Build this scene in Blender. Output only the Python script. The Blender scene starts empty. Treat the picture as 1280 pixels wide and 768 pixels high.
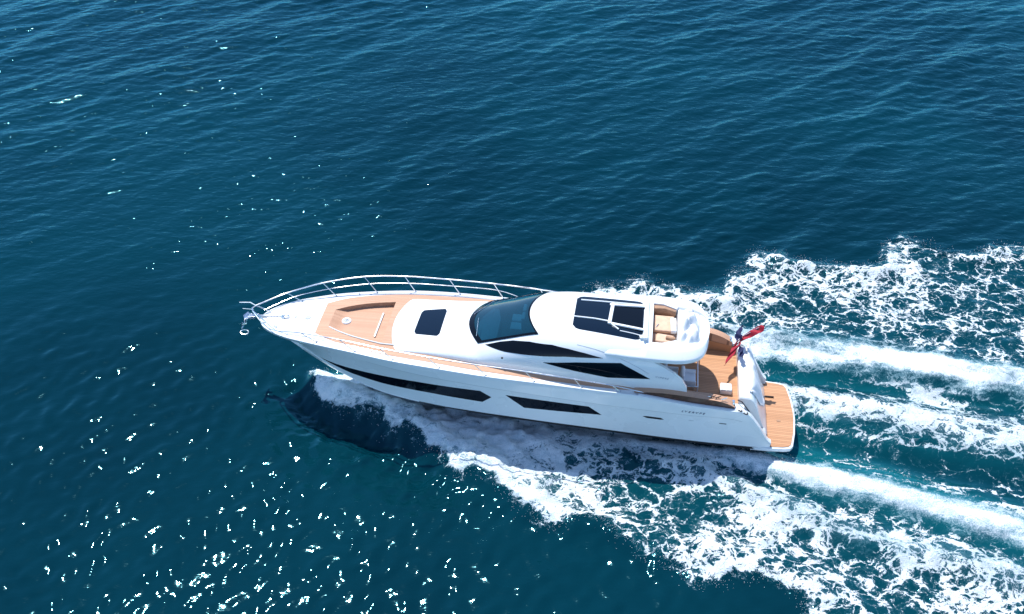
import bpy, bmesh, math, random
import numpy as np
from mathutils import Vector, Matrix

scene = bpy.context.scene
C = scene.collection
R = math.radians

# ------------------------------------------------------------------ camera
CAM_H, PITCH = 28.0, R(40.6)
cd = bpy.data.cameras.new('camera'); cam = bpy.data.objects.new('camera', cd); C.objects.link(cam)
cam.location = (0, -CAM_H / math.tan(PITCH), CAM_H)
cam.rotation_euler = (R(90) - PITCH, 0, 0)
cd.sensor_width = 36; cd.lens = 36 * 1229 / 1280
cd.clip_start = .5; cd.clip_end = 9000
scene.camera = cam

# ------------------------------------------------------------------ sky and sun
SUN_EL, SUN_AZ = R(63), R(-27)          # azimuth from +Y (away from camera), negative = left
world = bpy.data.worlds.new('World'); scene.world = world; world.use_nodes = True
wn = world.node_tree
bg = wn.nodes['Background']; sky = wn.nodes.new('ShaderNodeTexSky')
sky.sky_type = 'NISHITA'; sky.sun_disc = False
sky.sun_elevation = SUN_EL; sky.sun_rotation = SUN_AZ
sky.altitude = 0; sky.air_density = .75; sky.dust_density = .02; sky.ozone_density = 2.2
bg.inputs['Strength'].default_value = .15
wn.links.new(sky.outputs[0], bg.inputs['Color'])
sd = bpy.data.lights.new('sun', 'SUN'); sun = bpy.data.objects.new('sun', sd); C.objects.link(sun)
sd.energy = 3.5; sd.angle = R(.5); sd.color = (1, .965, .91)
sdir = Vector((math.sin(SUN_AZ) * math.cos(SUN_EL), math.cos(SUN_AZ) * math.cos(SUN_EL), math.sin(SUN_EL)))
sun.rotation_euler = sdir.to_track_quat('Z', 'Y').to_euler()
sun.location = sdir * 60
scene.view_settings.view_transform = 'Standard'; scene.view_settings.look = 'None'
scene.view_settings.gamma = 1; scene.view_settings.use_curve_mapping = False
scene.view_settings.exposure = .74
scene.cycles.max_bounces = 6; scene.cycles.sample_clamp_indirect = 4
scene.cycles.use_denoising = True

# ------------------------------------------------------------------ node helpers
def new_mat(name):
    m = bpy.data.materials.new(name); m.use_nodes = True
    m.node_tree.nodes.clear()
    return m, m.node_tree
def nd(nt, typ, ins=None, **props):
    n = nt.nodes.new('ShaderNode' + typ)
    for k, v in props.items(): setattr(n, k, v)
    for k, v in (ins or {}).items():
        if isinstance(v, bpy.types.NodeSocket): nt.links.new(v, n.inputs[k])
        else: n.inputs[k].default_value = v
    return n
def mt(nt, op, a, b=0.0, c=None, clamp=False):
    n = nt.nodes.new('ShaderNodeMath'); n.operation = op; n.use_clamp = clamp
    for i, v in enumerate((a, b) if c is None else (a, b, c)):
        if isinstance(v, bpy.types.NodeSocket): nt.links.new(v, n.inputs[i])
        else: n.inputs[i].default_value = v
    return n.outputs[0]
def sstep(nt, v, lo, hi):
    n = nt.nodes.new('ShaderNodeMapRange'); n.interpolation_type = 'SMOOTHSTEP'
    for k, x in zip(('Value', 'From Min', 'From Max'), (v, lo, hi)):
        if isinstance(x, bpy.types.NodeSocket): nt.links.new(x, n.inputs[k])
        else: n.inputs[k].default_value = x
    return n.outputs[0]
def mixc(nt, f, a, b):
    n = nt.nodes.new('ShaderNodeMix'); n.data_type = 'RGBA'
    for k, v in ((0, f), (6, a), (7, b)):
        if isinstance(v, bpy.types.NodeSocket): nt.links.new(v, n.inputs[k])
        else: n.inputs[k].default_value = v if not isinstance(v, tuple) or len(v) == 4 else (*v, 1)
    return n.outputs[2]
def out(nt, sh): 
    o = nt.nodes.new('ShaderNodeOutputMaterial'); nt.links.new(sh, o.inputs['Surface'])
def pbr(name, col, rough=.5, metal=0, coat=0, noise=0, nscale=3, bump=0, bscale=40, spec=.5):
    m, nt = new_mat(name)
    tc = nd(nt, 'TexCoord')
    c4 = (*col, 1)
    b = nd(nt, 'BsdfPrincipled', {'Base Color': c4, 'Roughness': rough, 'Metallic': metal, 'Coat Weight': coat, 'Coat Roughness': .06, 'Specular IOR Level': spec})
    if noise:
        n = nd(nt, 'TexNoise', {'Vector': tc.outputs['Object'], 'Scale': nscale, 'Detail': 5})
        f = sstep(nt, n.outputs['Fac'], .35, .7)
        nt.links.new(mixc(nt, f, tuple(x * (1 - noise) for x in col), tuple(min(1, x * (1 + noise * .5)) for x in col)), b.inputs['Base Color'])
        nt.links.new(mt(nt, 'ADD', rough, mt(nt, 'MULTIPLY', f, .12)), b.inputs['Roughness'])
    if bump:
        n2 = nd(nt, 'TexNoise', {'Vector': tc.outputs['Object'], 'Scale': bscale, 'Detail': 3})
        bp = nd(nt, 'Bump', {'Height': n2.outputs['Fac'], 'Strength': bump, 'Distance': .01})
        nt.links.new(bp.outputs[0], b.inputs['Normal'])
    out(nt, b.outputs[0]); return m

def teak_mat(name, lo, hi, plank=.085, vertical=False):
    m, nt = new_mat(name)
    tc = nd(nt, 'TexCoord'); sp = nd(nt, 'SeparateXYZ', {0: tc.outputs['Object']})
    v = mt(nt, 'DIVIDE', sp.outputs['Z' if vertical else 'Y'], plank)
    cell = mt(nt, 'FLOOR', v); fr = mt(nt, 'FRACT', v)
    caulk = mt(nt, 'GREATER_THAN', mt(nt, 'ABSOLUTE', mt(nt, 'SUBTRACT', fr, .5)), .43)
    wn_ = nd(nt, 'TexWhiteNoise', {'W': cell}, noise_dimensions='1D')
    mp = nd(nt, 'Mapping', {'Vector': tc.outputs['Object'], 'Scale': (1.2, 14, 14)})
    g = nd(nt, 'TexNoise', {'Vector': mp.outputs[0], 'Scale': 1.5, 'Detail': 6, 'Roughness': .65})
    f = mt(nt, 'ADD', mt(nt, 'MULTIPLY', wn_.outputs['Value'], .5), mt(nt, 'MULTIPLY', g.outputs['Fac'], .5))
    col = mixc(nt, f, lo, hi)
    col = mixc(nt, mt(nt, 'MULTIPLY', caulk, .62), col, (.09, .045, .03))
    b = nd(nt, 'BsdfPrincipled', {'Base Color': col, 'Roughness': .62})
    bp = nd(nt, 'Bump', {'Height': mt(nt, 'SUBTRACT', g.outputs['Fac'], caulk), 'Strength': .25, 'Distance': .004})
    nt.links.new(bp.outputs[0], b.inputs['Normal'])
    out(nt, b.outputs[0]); return m

M = {
 'gel': pbr('white_gelcoat', (.77, .81, .825), .22, coat=.5, noise=.012, nscale=.5),
 'gel2': pbr('white_nonskid', (.76, .76, .755), .5, noise=.04, nscale=2, bump=.15, bscale=90),
 'grey': pbr('grey_moulding', (.42, .46, .50), .4, noise=.06),
 'teak': teak_mat('teak_planks', (.40, .19, .085), (.62, .33, .17)),
 'teakp': teak_mat('pale_teak_planks', (.47, .255, .155), (.62, .37, .24), .06),
 'wood': pbr('varnished_wood', (.07, .022, .010), .35, coat=.4, noise=.4, nscale=5),
 'anti': pbr('black_bottom_paint', (.008, .010, .014), .35, noise=.2),
 'black': pbr('black_rubber', (.01, .01, .012), .4),
 'glass': pbr('black_glass', (.002, .004, .008), .04, noise=.0, coat=0, spec=.3),
 'bglass': pbr('dark_blue_glass', (.002, .009, .022), .05, spec=.5),
 'steel': pbr('polished_steel', (.78, .80, .83), .18, metal=1, noise=.05),
 'cloth': pbr('white_canvas', (.78, .79, .81), .85, noise=.05, bump=.3, bscale=25),
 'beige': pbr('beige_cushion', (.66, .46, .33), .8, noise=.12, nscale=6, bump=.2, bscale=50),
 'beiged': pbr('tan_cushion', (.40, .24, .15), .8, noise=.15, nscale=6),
 'whitec': pbr('white_cushion', (.74, .76, .79), .75, noise=.05, bump=.15),
 'dark': pbr('dark_interior', (.02, .025, .03), .6),
 'navy': pbr('navy_letters', (.02, .04, .10), .4),
 'greyl': pbr('grey_letters', (.25, .30, .38), .4),
 'red': pbr('red_bunting', (.34, .006, .026), .7, noise=.2, nscale=8),
 'blue': pbr('blue_bunting', (.008, .014, .08), .7, noise=.2, nscale=8),
 'wbunt': pbr('white_bunting', (.78, .72, .76), .7),
 'rope': pbr('dark_rope', (.03, .03, .04), .8, bump=.4),
}
def glass_clear():
    m, nt = new_mat('tinted_windscreen')
    fr = nd(nt, 'Fresnel', {'IOR': 1.5})
    tr = nd(nt, 'BsdfTransparent', {'Color': (.12, .33, .45, 1)})
    gl = nd(nt, 'BsdfGlossy', {'Color': (1, 1, 1, 1), 'Roughness': .03})
    body = nd(nt, 'BsdfDiffuse', {'Color': (.006, .075, .13, 1)})
    ms0 = nd(nt, 'MixShader', {0: .42, 1: tr.outputs[0], 2: body.outputs[0]})
    ms = nd(nt, 'MixShader', {0: fr.outputs[0], 1: ms0.outputs[0], 2: gl.outputs[0]})
    out(nt, ms.outputs[0]); return m
M['wglass'] = glass_clear()

# ------------------------------------------------------------------ object helpers
def tag(o, label=None, cat=None, group=None, kind=None):
    if label: o['label'] = label
    if cat: o['category'] = cat
    if group: o['group'] = group
    if kind: o['kind'] = kind
    return o
def empty(name, parent=None, loc=(0, 0, 0)):
    o = bpy.data.objects.new(name, None); C.objects.link(o); o.location = loc
    o.empty_display_size = .3
    if parent: o.parent = parent
    return o
class MB:
    def __init__(s): s.v = []; s.f = []; s.m = []
    def add(s, vs, fs, mi=0):
        b = len(s.v); s.v += [tuple(map(float, p)) for p in vs]
        s.f += [tuple(int(i) + b for i in f) for f in fs]; s.m += [mi] * len(fs)
    def grid(s, P, closeu=False, closev=False, skip=None, mi=0, flip=False):
        P = np.asarray(P, float); n, m = P.shape[:2]; fs = []
        for i in range(n if closeu else n - 1):
            for j in range(m if closev else m - 1):
                if skip is not None and skip(i, j): continue
                a, b, c, d = i*m+j, ((i+1) % n)*m+j, ((i+1) % n)*m+(j+1) % m, i*m+(j+1) % m
                fs.append((a, d, c, b) if flip else (a, b, c, d))
        s.add(P.reshape(-1, 3), fs, mi)
    def box(s, c, d, rz=0, bev=.0, mi=0):
        bm = bmesh.new(); bmesh.ops.create_cube(bm, size=1)
        for v in bm.verts: v.co = Vector((v.co.x*d[0], v.co.y*d[1], v.co.z*d[2]))
        if bev: bmesh.ops.bevel(bm, geom=bm.edges[:], offset=bev, segments=3, profile=.5, affect='EDGES')
        rot = Matrix.Rotation(rz, 3, 'Z')
        bm.verts.index_update()
        s.add([rot @ v.co + Vector(c) for v in bm.verts], [[v.index for v in f.verts] for f in bm.faces], mi); bm.free()
    def tube(s, pts, r, n=8, mi=0, cap=True):
        pts = [Vector(p) for p in pts]; rs = r if hasattr(r, '__len__') else [r] * len(pts)
        up = None; rings = []
        for i, p in enumerate(pts):
            t = (pts[min(i+1, len(pts)-1)] - pts[max(i-1, 0)]).normalized()
            if up is None: up = t.orthogonal().normalized()
            up = (up - t * up.dot(t)).normalized(); sd_ = t.cross(up)
            rings.append([p + (up * math.cos(2*math.pi*k/n) + sd_ * math.sin(2*math.pi*k/n)) * rs[i] for k in range(n)])
        b = len(s.v)
        s.grid([[tuple(q) for q in ring] for ring in rings], closev=True, mi=mi)
        if cap:
            s.f.append(tuple(b + k for k in range(n))[::-1]); s.m.append(mi)
            e = b + (len(pts) - 1) * n
            s.f.append(tuple(e + k for k in range(n))); s.m.append(mi)
    def slab(s, poly, z0, z1, mi=0):
        """poly (x, y) extruded from z0 to z1; z may be callables of (x, y)"""
        f0 = z0 if callable(z0) else (lambda x, y: z0); f1 = z1 if callable(z1) else (lambda x, y: z1)
        n = len(poly)
        vs = [(x, y, f0(x, y)) for x, y in poly] + [(x, y, f1(x, y)) for x, y in poly]
        fs = [tuple(range(n))[::-1], tuple(range(n, 2*n))] + [(i, (i+1) % n, n+(i+1) % n, n+i) for i in range(n)]
        s.add(vs, fs, mi)
    def lathe(s, prof, c, n=20, mi=0):
        P = [[(c[0] + r*math.cos(2*math.pi*k/n), c[1] + r*math.sin(2*math.pi*k/n), c[2] + z) for k in range(n)] for r, z in prof]
        s.grid(P, closev=True, mi=mi)
    def build(s, name, mats, parent=None, smooth=True, recalc=True, bevel=0, auto=35):
        me = bpy.data.meshes.new(name); me.from_pydata(s.v, [], s.f); me.update()
        for m_ in (mats if isinstance(mats, (list, tuple)) else [mats]): me.materials.append(m_)
        me.polygons.foreach_set('material_index', s.m)
        bm = bmesh.new(); bm.from_mesh(me)
        bmesh.ops.remove_doubles(bm, verts=bm.verts, dist=.0004)
        if recalc: bmesh.ops.recalc_face_normals(bm, faces=bm.faces)
        if bevel:
            es = [e for e in bm.edges if len(e.link_faces) == 2 and e.calc_face_angle(0) > .6]
            bmesh.ops.bevel(bm, geom=es, offset=bevel, segments=2, profile=.5, affect='EDGES')
        bm.to_mesh(me); bm.free()
        if smooth:
            me.polygons.foreach_set('use_smooth', [True] * len(me.polygons))
            if auto: me.set_sharp_from_angle(angle=R(auto))
        o = bpy.data.objects.new(name, me); C.objects.link(o)
        if parent: o.parent = parent
        return o
def curve(pts):
    xs = np.array([p[0] for p in pts], float); ys = np.array([p[1] for p in pts], float)
    d = np.diff(ys) / np.diff(xs)
    m = np.concatenate([[d[0]], (d[:-1] + d[1:]) / 2, [d[-1]]])
    for i in range(1, len(xs) - 1):
        if d[i-1] * d[i] <= 0: m[i] = 0
        else:
            m[i] = math.copysign(min(abs(m[i]), 3 * abs(d[i-1]), 3 * abs(d[i])), m[i])
    def f(x):
        x = np.clip(np.asarray(x, float), xs[0], xs[-1])
        i = np.clip(np.searchsorted(xs, x) - 1, 0, len(xs) - 2)
        h = xs[i+1] - xs[i]; t = (x - xs[i]) / h
        return ((2*t**3 - 3*t**2 + 1) * ys[i] + (t**3 - 2*t**2 + t) * h * m[i]
                + (-2*t**3 + 3*t**2) * ys[i+1] + (t**3 - t**2) * h * m[i+1])
    return f

# hull lines: x runs aft from the bow, y to starboard, z up from the water
gun_y = curve([(0,.10),(.12,.35),(.45,.66),(1.2,1.06),(2.0,1.31),(2.7,1.49),(4.28,1.8),(5.7,2.03),(7.5,2.17),(9,2.23),(11,2.25),(14,2.21),(16.4,2.1),(18.2,1.95),(19,1.86),(19.6,1.77)])
gun_z = curve([(0,3.0),(1.4,3.16),(3,3.3),(5,3.35),(7,3.33),(9,3.25),(11,3.19),(13,3.1),(14.6,3.0),(16.4,2.7),(17.9,2.48),(18.5,2.36),(19.0,1.72),(19.5,.9),(19.6,.82)])
stem_z = curve([(0,2.93),(.3,2.7),(.7,2.3),(1.1,1.95),(2,1.1),(3,.45),(4.5,0),(7,-.35),(12,-.5),(19.6,-.45)])
chine_y = curve([(1.0,.02),(1.4,.2),(2.1,.52),(3,.93),(4.7,1.38),(7,1.68),(8.3,1.78),(10,1.85),(13,1.9),(15.4,1.9),(18.2,1.84),(19.6,1.75)])
chine_z = curve([(1.0,2.04),(1.4,1.98),(2.1,1.82),(3,1.62),(4.7,1.15),(7,.93),(8.3,.88),(10,.82),(13,.73),(15.4,.62),(18.2,.5),(19.6,.42)])
def knuckle_z(x):
    x = np.asarray(x, float)
    k = curve([(0,2.75),(3,3.0),(5.0,2.95),(7,2.82),(9.5,2.66),(13,2.42),(16.4,2.17),(18.4,1.95),(19.6,.7)])(x)
    return np.minimum(k, gun_z(x) - .06)
def knuckle_y(x):
    return gun_y(x) * curve([(0,.8),(3,.93),(5,.965),(8,.985),(19.6,.99)])(x)
def hull_y(x, z):
    """half width of the topside at station x and height z (chine..knuckle..gunwale)"""
    x = np.asarray(x, float); z = np.asarray(z, float)
    cz = np.where(x < 1.0, stem_z(x), chine_z(x)); cy = np.where(x < 1.0, 0.0, chine_y(x))
    kz = knuckle_z(x); ky = knuckle_y(x) - .06
    p = curve([(0,1.1),(4,1.25),(9,.95),(19.6,.8)])(x)
    t = np.clip((z - cz) / np.maximum(kz - cz, 1e-3), 0, 1)
    lo = cy + (ky - cy) * t ** p
    u = np.clip((z - kz) / np.maximum(gun_z(x) - kz, 1e-3), 0, 1)
    hi = (ky + .06) + (gun_y(x) - ky - .06) * u
    return np.where(z < kz, lo, hi)

# superstructure: lines of constant s are arcs in plan
SN = 3.4
sup_w = curve([(5.2,1.36),(5.35,1.42),(5.6,1.47),(6.2,1.50),(7,1.53),(8.5,1.64),(10,1.75),(12,1.84),(14.9,1.84)])
sup_t = curve([(5.2,3.33),(5.34,3.43),(5.7,3.5),(6.2,3.56),(7.2,3.66),(7.85,3.72),(8.2,3.87),(9.3,4.27),(10.4,4.62),(11.2,4.73),(12.5,4.76),(14.9,4.72)])
sup_k = curve([(5.2,.36),(8,1.0),(10.6,1.1),(12.2,.35),(14,0),(14.9,0)])
def sup_b(x): return gun_z(x) - .02
def sup_pt(s, yy, off=0.0):
    s = np.asarray(s, float); yy = np.asarray(yy, float)
    a = np.abs(yy); x = s + sup_k(s) * a ** 2
    g = np.maximum(1 - a ** SN, 0) ** (1 / SN)
    y = sup_w(x) * yy; b = sup_b(x)
    z = b + np.maximum(sup_t(s) - b, 0.02) * g
    return np.stack(np.broadcast_arrays(x, y, z), -1)
def sup_inv(x, z):
    """half width and (s, yy) on the superstructure's side at x, z"""
    lo, hi = 0.05, 1.0
    for _ in range(40):
        yy = (lo + hi) / 2; s = x
        for _ in range(12): s = x - float(sup_k(s)) * yy ** 2
        zz = sup_pt(s, yy)[2]
        if zz > z: lo = yy
        else: hi = yy
    return float(sup_w(x)) * yy, s, yy

# ------------------------------------------------------------------ the sea: one sheet with real waves and the wake
def grow(lo, hi, step, far, g=1.28):
    core = list(np.arange(lo, hi + step/2, step)); a, s_ = core[-1], step
    up = []
    while a < far: s_ *= g; a += s_; up.append(a)
    b, s_ = core[0], step; dn = []
    while b > -far: s_ *= g; b -= s_; dn.append(b)
    return np.array(dn[::-1] + core + up)
gx = grow(-38, 38, .095, 4500)
gy = np.concatenate([grow(-19, 9, .085, 4500)])
ylo = gy[gy <= 9]; yy_ = [9.0]; st = .085
while yy_[-1] < 4500:
    st = min(st * 1.02, .14) if yy_[-1] < 40 else st * 1.28
    yy_.append(yy_[-1] + st)
gy = np.concatenate([ylo[:-1], np.array(yy_)])
X, Y = np.meshgrid(gx, gy)                    # rows = y
X0, Y0 = X.copy(), Y.copy()
rng = np.random.default_rng(11)
near = np.clip(1 - (np.maximum(np.abs(X) - 38, 0) + np.maximum(Y - 40, 0) + np.maximum(-19 - Y, 0)) / 12, 0, 1)
Z = np.zeros_like(X); DX = np.zeros_like(X); DY = np.zeros_like(X)
NW = 56
lam = np.exp(rng.uniform(math.log(.5), math.log(7.5), NW))
lam[:3] = (11, 14, 8.5)
th = R(118) + rng.normal(0, R(26), NW)
slope = .082 * math.sqrt(2.0 / NW) * np.where(lam > 6, .38, 1.0) * np.where(lam < 1.1, 1.15, 1.0)
gust = .82 + .3 * np.sin(X*.11 + Y*.05 + 1) * np.sin(Y*.13 - X*.04 + 2) + .12 * np.sin(X*.31 - Y*.27)
gust = gust * np.clip(1.0 + (Y0 - 2) * .03, .52, 1.3)
gust = gust * (1 - .58*np.exp(-((X0+19)/11)**2-((Y0-8)/11)**2))
for l_, t_, s_ in zip(lam, th, slope):
    k = 2*math.pi/l_; ph = rng.uniform(0, 6.28)
    A = s_ / k
    arg = k * (X0*math.cos(t_) + Y0*math.sin(t_)) + ph
    c_, sn = np.cos(arg), np.sin(arg)
    # leaning waves: long gentle windward faces, short steep lee faces
    Z -= A * sn * (1 + .62*c_ + .14*(3 - 4*sn*sn)) * near * gust
    DX -= .7 * A * c_ * math.cos(t_) * near * gust; DY -= .7 * A * c_ * math.sin(t_) * near * gust

# short crossing ripples, strongest on the near side where the breeze dies and the sea glitters
iso = .04 + .96 * np.clip((1.0 - Y0) / 6, 0, 1) * np.clip((16 - X0) / 12, 0, 1)
NI = 26
for l_, t_ in zip(np.exp(rng.uniform(math.log(.48), math.log(1.05), NI)), rng.uniform(0, 6.283, NI)):
    k = 2*math.pi/l_; A = .122*math.sqrt(2.0/NI)/k
    Z += A * np.cos(k*(X0*math.cos(t_)+Y0*math.sin(t_)) + rng.uniform(0, 6.28)) * near * iso

# fine wind ripples over the open sea beyond the yacht
win = np.clip((Y0 + 3) / 7, 0, 1) * (1 - .78*np.exp(-((X0+13)/14)**2-((Y0-7)/12)**2))
NF = 30
for l_, t_ in zip(np.exp(rng.uniform(math.log(.5), math.log(1.7), NF)), R(108) + rng.normal(0, R(24), NF)):
    k = 2*math.pi/l_; A = .060*math.sqrt(2.0/NF)/k
    arg = k*(X0*math.cos(t_)+Y0*math.sin(t_)) + rng.uniform(0, 6.28); sn = np.sin(arg)
    Z -= A * sn * (1 + .6*np.cos(arg)) * near * win * (.75 + .5*np.sin(X0*.21+Y0*.13)*np.sin(Y0*.19-X0*.08))

# --- wake masks, on the part of the sheet round the yacht
ix0, ix1 = np.searchsorted(gx, -11), np.searchsorted(gx, 42)
iy0, iy1 = np.searchsorted(gy, -24), np.searchsorted(gy, 9)
sx, sy = X0[iy0:iy1, ix0:ix1], Y0[iy0:iy1, ix0:ix1]
def vnoise(x, y, sc, seed):
    r = np.random.default_rng(seed); T = r.random((128, 128))
    u, v = x*sc + 300, y*sc + 300
    iu, iv = np.floor(u).astype(int), np.floor(v).astype(int); fu, fv = u-iu, v-iv
    fu = fu*fu*(3-2*fu); fv = fv*fv*(3-2*fv)
    g = lambda a, b: T[a % 128, b % 128]
    return (g(iu,iv)*(1-fu)+g(iu+1,iv)*fu)*(1-fv)+(g(iu,iv+1)*(1-fu)+g(iu+1,iv+1)*fu)*fv
def fbm(x, y, sc, seed, o=4):
    s_ = 0; a = .5
    for i in range(o): s_ = s_ + a * (vnoise(x, y, sc*2**i, seed+i) - .5); a *= .55
    return s_ * 2
wx = sx + .55*fbm(sx, sy, .8, 5); wy = sy + .55*fbm(sx, sy, .8, 25)
def poly_sd(px, py, poly):
    d = np.full(px.shape, 1e9); ins = np.zeros(px.shape, bool); n = len(poly)
    for i in range(n):
        (ax, ay), (bx, by) = poly[i], poly[(i+1) % n]
        ex_, ey_ = bx-ax, by-ay; t = np.clip(((px-ax)*ex_ + (py-ay)*ey_)/(ex_*ex_+ey_*ey_+1e-9), 0, 1)
        d = np.minimum(d, (px-ax-t*ex_)**2 + (py-ay-t*ey_)**2)
        if ay != by:
            cr = ((ay > py) != (by > py)) & (px < (bx-ax)*(py-ay)/(by-ay) + ax); ins ^= cr
    d = np.sqrt(d); return np.where(ins, -d, d)
def line(px, py, pts):
    """pts (x, y, width, value): distance in widths and value along the line"""
    best = np.full(px.shape, 1e9); val = np.zeros(px.shape); sg = np.zeros(px.shape)
    for a, b in zip(pts[:-1], pts[1:]):
        ex_, ey_ = b[0]-a[0], b[1]-a[1]; L2 = ex_*ex_+ey_*ey_
        t = np.clip(((px-a[0])*ex_+(py-a[1])*ey_)/L2, 0, 1)
        q = np.hypot(px-a[0]-t*ex_, py-a[1]-t*ey_)/(a[2]+t*(b[2]-a[2]))
        w = q < best; best = np.where(w, q, best); val = np.where(w, a[3]+t*(b[3]-a[3]), val)
        sg = np.where(w, np.sign(ex_*(py-a[1]) - ey_*(px-a[0])), sg)
    return best, val, sg
def sm(v, lo, hi):
    t = np.clip((v-lo)/(hi-lo), 0, 1); return t*t*(3-2*t)
def bump(px, py, pts, soft=1.0):
    q, v, _ = line(px, py, pts); return v*np.exp(-(q*soft)**2)

port_outer = [(-8.2,-4.0),(-7.9,-4.9),(-7.3,-5.95),(-6.2,-6.55),(-5.3,-6.65),(-4.4,-7.5),(-3.3,-8.0),(-2.6,-8.6),(-2.3,-9.3),(-1.5,-9.6),(-.6,-9.8),(0,-10.4),(.8,-11.5),(1.7,-11.8),(2.8,-11.6),(3.7,-12.1),(4.3,-12.8),(5.6,-13.5),(6.1,-14.1),(7.3,-13.8),(8.5,-13.8),(9.1,-14.2),(9.5,-15.3),(10.2,-16.6),(11.5,-18),(14,-19.5),(20,-22),(40,-30)]
port_poly = port_outer + [(42,-19),(28,-15.6),(20.4,-13),(17.9,-12),(16.7,-11.4),(15.3,-10.8),(13.7,-10.2),(12.2,-9.7),(10.6,-9.1),(9.5,-8.7),(7.7,-8.2),(6,-7.4),(3,-6.3),(-2,-5.2),(-6.5,-3.9)]
stb_outer = [(2.0,.2),(3.4,1.0),(4.3,1.4),(5.0,1.7),(5.8,1.8),(6.6,1.4),(7.5,1.2),(8.9,.75),(9.6,1.1),(10.3,2.1),(11.2,3.8),(11.9,4.2),(12.8,3.4),(14.0,2.85),(15.4,2.7),(16.9,2.9),(17.5,3.9),(17.8,4.7),(18.7,4.8),(20.2,3.9),(21.4,3.7),(23.3,4.2),(26,4.4),(30,5.2),(42,7)]
stb_poly = stb_outer + [(42,-9),(24.5,-5.8),(21,-5.0),(17.5,-4.0),(13.9,-3.0),(10,-2.4),(6,-1.4),(1,-.6)]
Bax = [(4.6,-7.75,.14,.5),(5.9,-8.05,.2,1.0),(7.7,-8.4,.27,1.1),(9.5,-8.85,.42,1.2),(10.9,-9.3,.55,1.2),(12.2,-9.8,.62,1.2),(13.7,-10.3,.68,1.2),(15.3,-10.95,.72,1.15),(17.9,-12.1,.72,1.1),(20.4,-13.2,.8,1.1),(42,-22,1.5,.9)]
Dax = [(8.9,-2.3,.6,1.0),(10.2,-2.6,.75,1.1),(12,-2.9,.75,1.15),(13.9,-3.15,.8,1.15),(15.7,-3.6,.8,1.1),(17.5,-4.1,.8,1.1),(19.3,-4.6,.75,1.15),(21,-5.05,.8,1.1),(24.5,-5.9,1,1),(42,-10,2,.9)]
Eax = [(10.6,-5.1,.6,.85),(11.6,-5.5,.8,1.0),(12.6,-5.95,.85,1.0),(14.3,-6.35,.9,.93),(16.1,-6.7,1.05,.9),(17.8,-7.15,1.15,.85),(19.7,-7.6,1.2,.8),(24,-8.4,1.2,.75),(42,-13,2,.6)]
ridge = [(4.5,-8.6,.4,.35),(5.8,-8.9,.5,.55),(7.1,-9.2,.5,.7),(8.6,-10.2,.5,.85),(10.1,-11.2,.5,.9),(11.6,-12.1,.5,.9),(13,-12.8,.55,.85),(15.1,-13.2,.6,.8),(17.3,-13.7,.7,.75),(22,-15.5,1,.7),(42,-23,2,.6)]

P1 = poly_sd(wx, wy, port_poly); P2 = poly_sd(wx, wy, stb_poly)
n1 = fbm(sx, sy, .45, 40); n2 = fbm(sx, sy, 1.3, 60); n3 = fbm(sx*.55, sy*1.5, .8, 80)
foam = np.zeros_like(sx); soft = np.zeros_like(sx)
# port foam: dense spray sheet beside the bow, breaking into lace aft
in1 = sm(-P1, -.04, .22)
nearhull = np.exp(-(line(sx, sy, [(-7.4,-4.6,.8,1),(-5.6,-5.4,1.1,1),(-3.1,-6.4,1.3,1),(0,-7.1,1.3,1),(3,-7.6,1.0,1),(6,-8.0,.5,1)])[0])**2)
aft = sm(sx, -1.2, 3.0)
dens = (1.16 + .22*fbm(sx, sy, 1.9, 210) - .18*sm(sx, -1.5, 1.5) - .22*sm(sx, 1.5, 5.0) - .05*sm(sx, 6, 12)) + .46*n1*aft + .18*n2
dens += .12*np.exp(-((P1+.45)/.4)**2)*aft - .03*sm(-P1, 1.0, 2.2)*sm(sx, 2, 5)                    # brighter outer rim
dens += .30*nearhull*sm(sx, -2, 0)
foam = np.maximum(foam, in1*dens); soft = np.maximum(soft, in1*np.maximum((1-aft)*.62, .45*nearhull))
gap = sm(line(wx, wy, [(6.5,-9.05,.4,1),(9,-9.75,.5,1),(11,-10.35,.55,1),(14,-11.35,.6,1),(17,-12.7,.7,1),(25,-16,1,1),(42,-23,1.5,1)])[0], 1.35, .35)
foam *= 1 - .42*gap*sm(sx, 5.5, 9)
hp = [(-7.2,-4.15,.3,1),(-5.6,-4.9,.35,1),(-3.1,-5.75,.4,1),(0,-6.35,.4,1),(3,-6.95,.35,1),(6,-7.5,.3,1)]
hullgap = np.exp(-(line(sx, sy, hp)[0])**2)
dk = fbm(sx, sy, .55, 140)
foam = np.maximum(foam, 1.0*bump(wx, wy, ridge)*.98)
soft = np.maximum(soft, .45*bump(wx, wy, ridge))
# starboard lace
in2 = sm(-P2, -.03, .25)
d2 = .66 + .44*n1 + .16*n2 - .10*sm(sy, 0, -3.2)*sm(sx, 9, 13) + .18*np.exp(-((P2+.35)/.35)**2) - .02*sm(sx, 12, 24)
foam = np.maximum(foam, in2*d2)
ca_, sa_ = math.cos(R(-13)), math.sin(R(-13))
u_, v_ = sx*ca_ + sy*sa_, -sx*sa_ + sy*ca_
for ax_, sf in ((Bax, .95), (Dax, .8), (Eax, .30)):
    q, v, s_ = line(sx + .2*n2, sy + .22*n2 + .3*n1*(ax_ is not Bax), ax_)
    if ax_ is Bax: q = q*1.3
    strk = fbm(u_*.30, v_*3.4, 1.0, 500 + len(ax_))
    m_ = sm(q, 2.1, .25) * v * (1 + .30*strk + (.12 if ax_ is Bax else .42)*n3 + (.05 if ax_ is Bax else .22)*n2)
    foam = np.maximum(foam, m_); soft = np.maximum(soft, sm(q, 2.0, .7)*sf)
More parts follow.
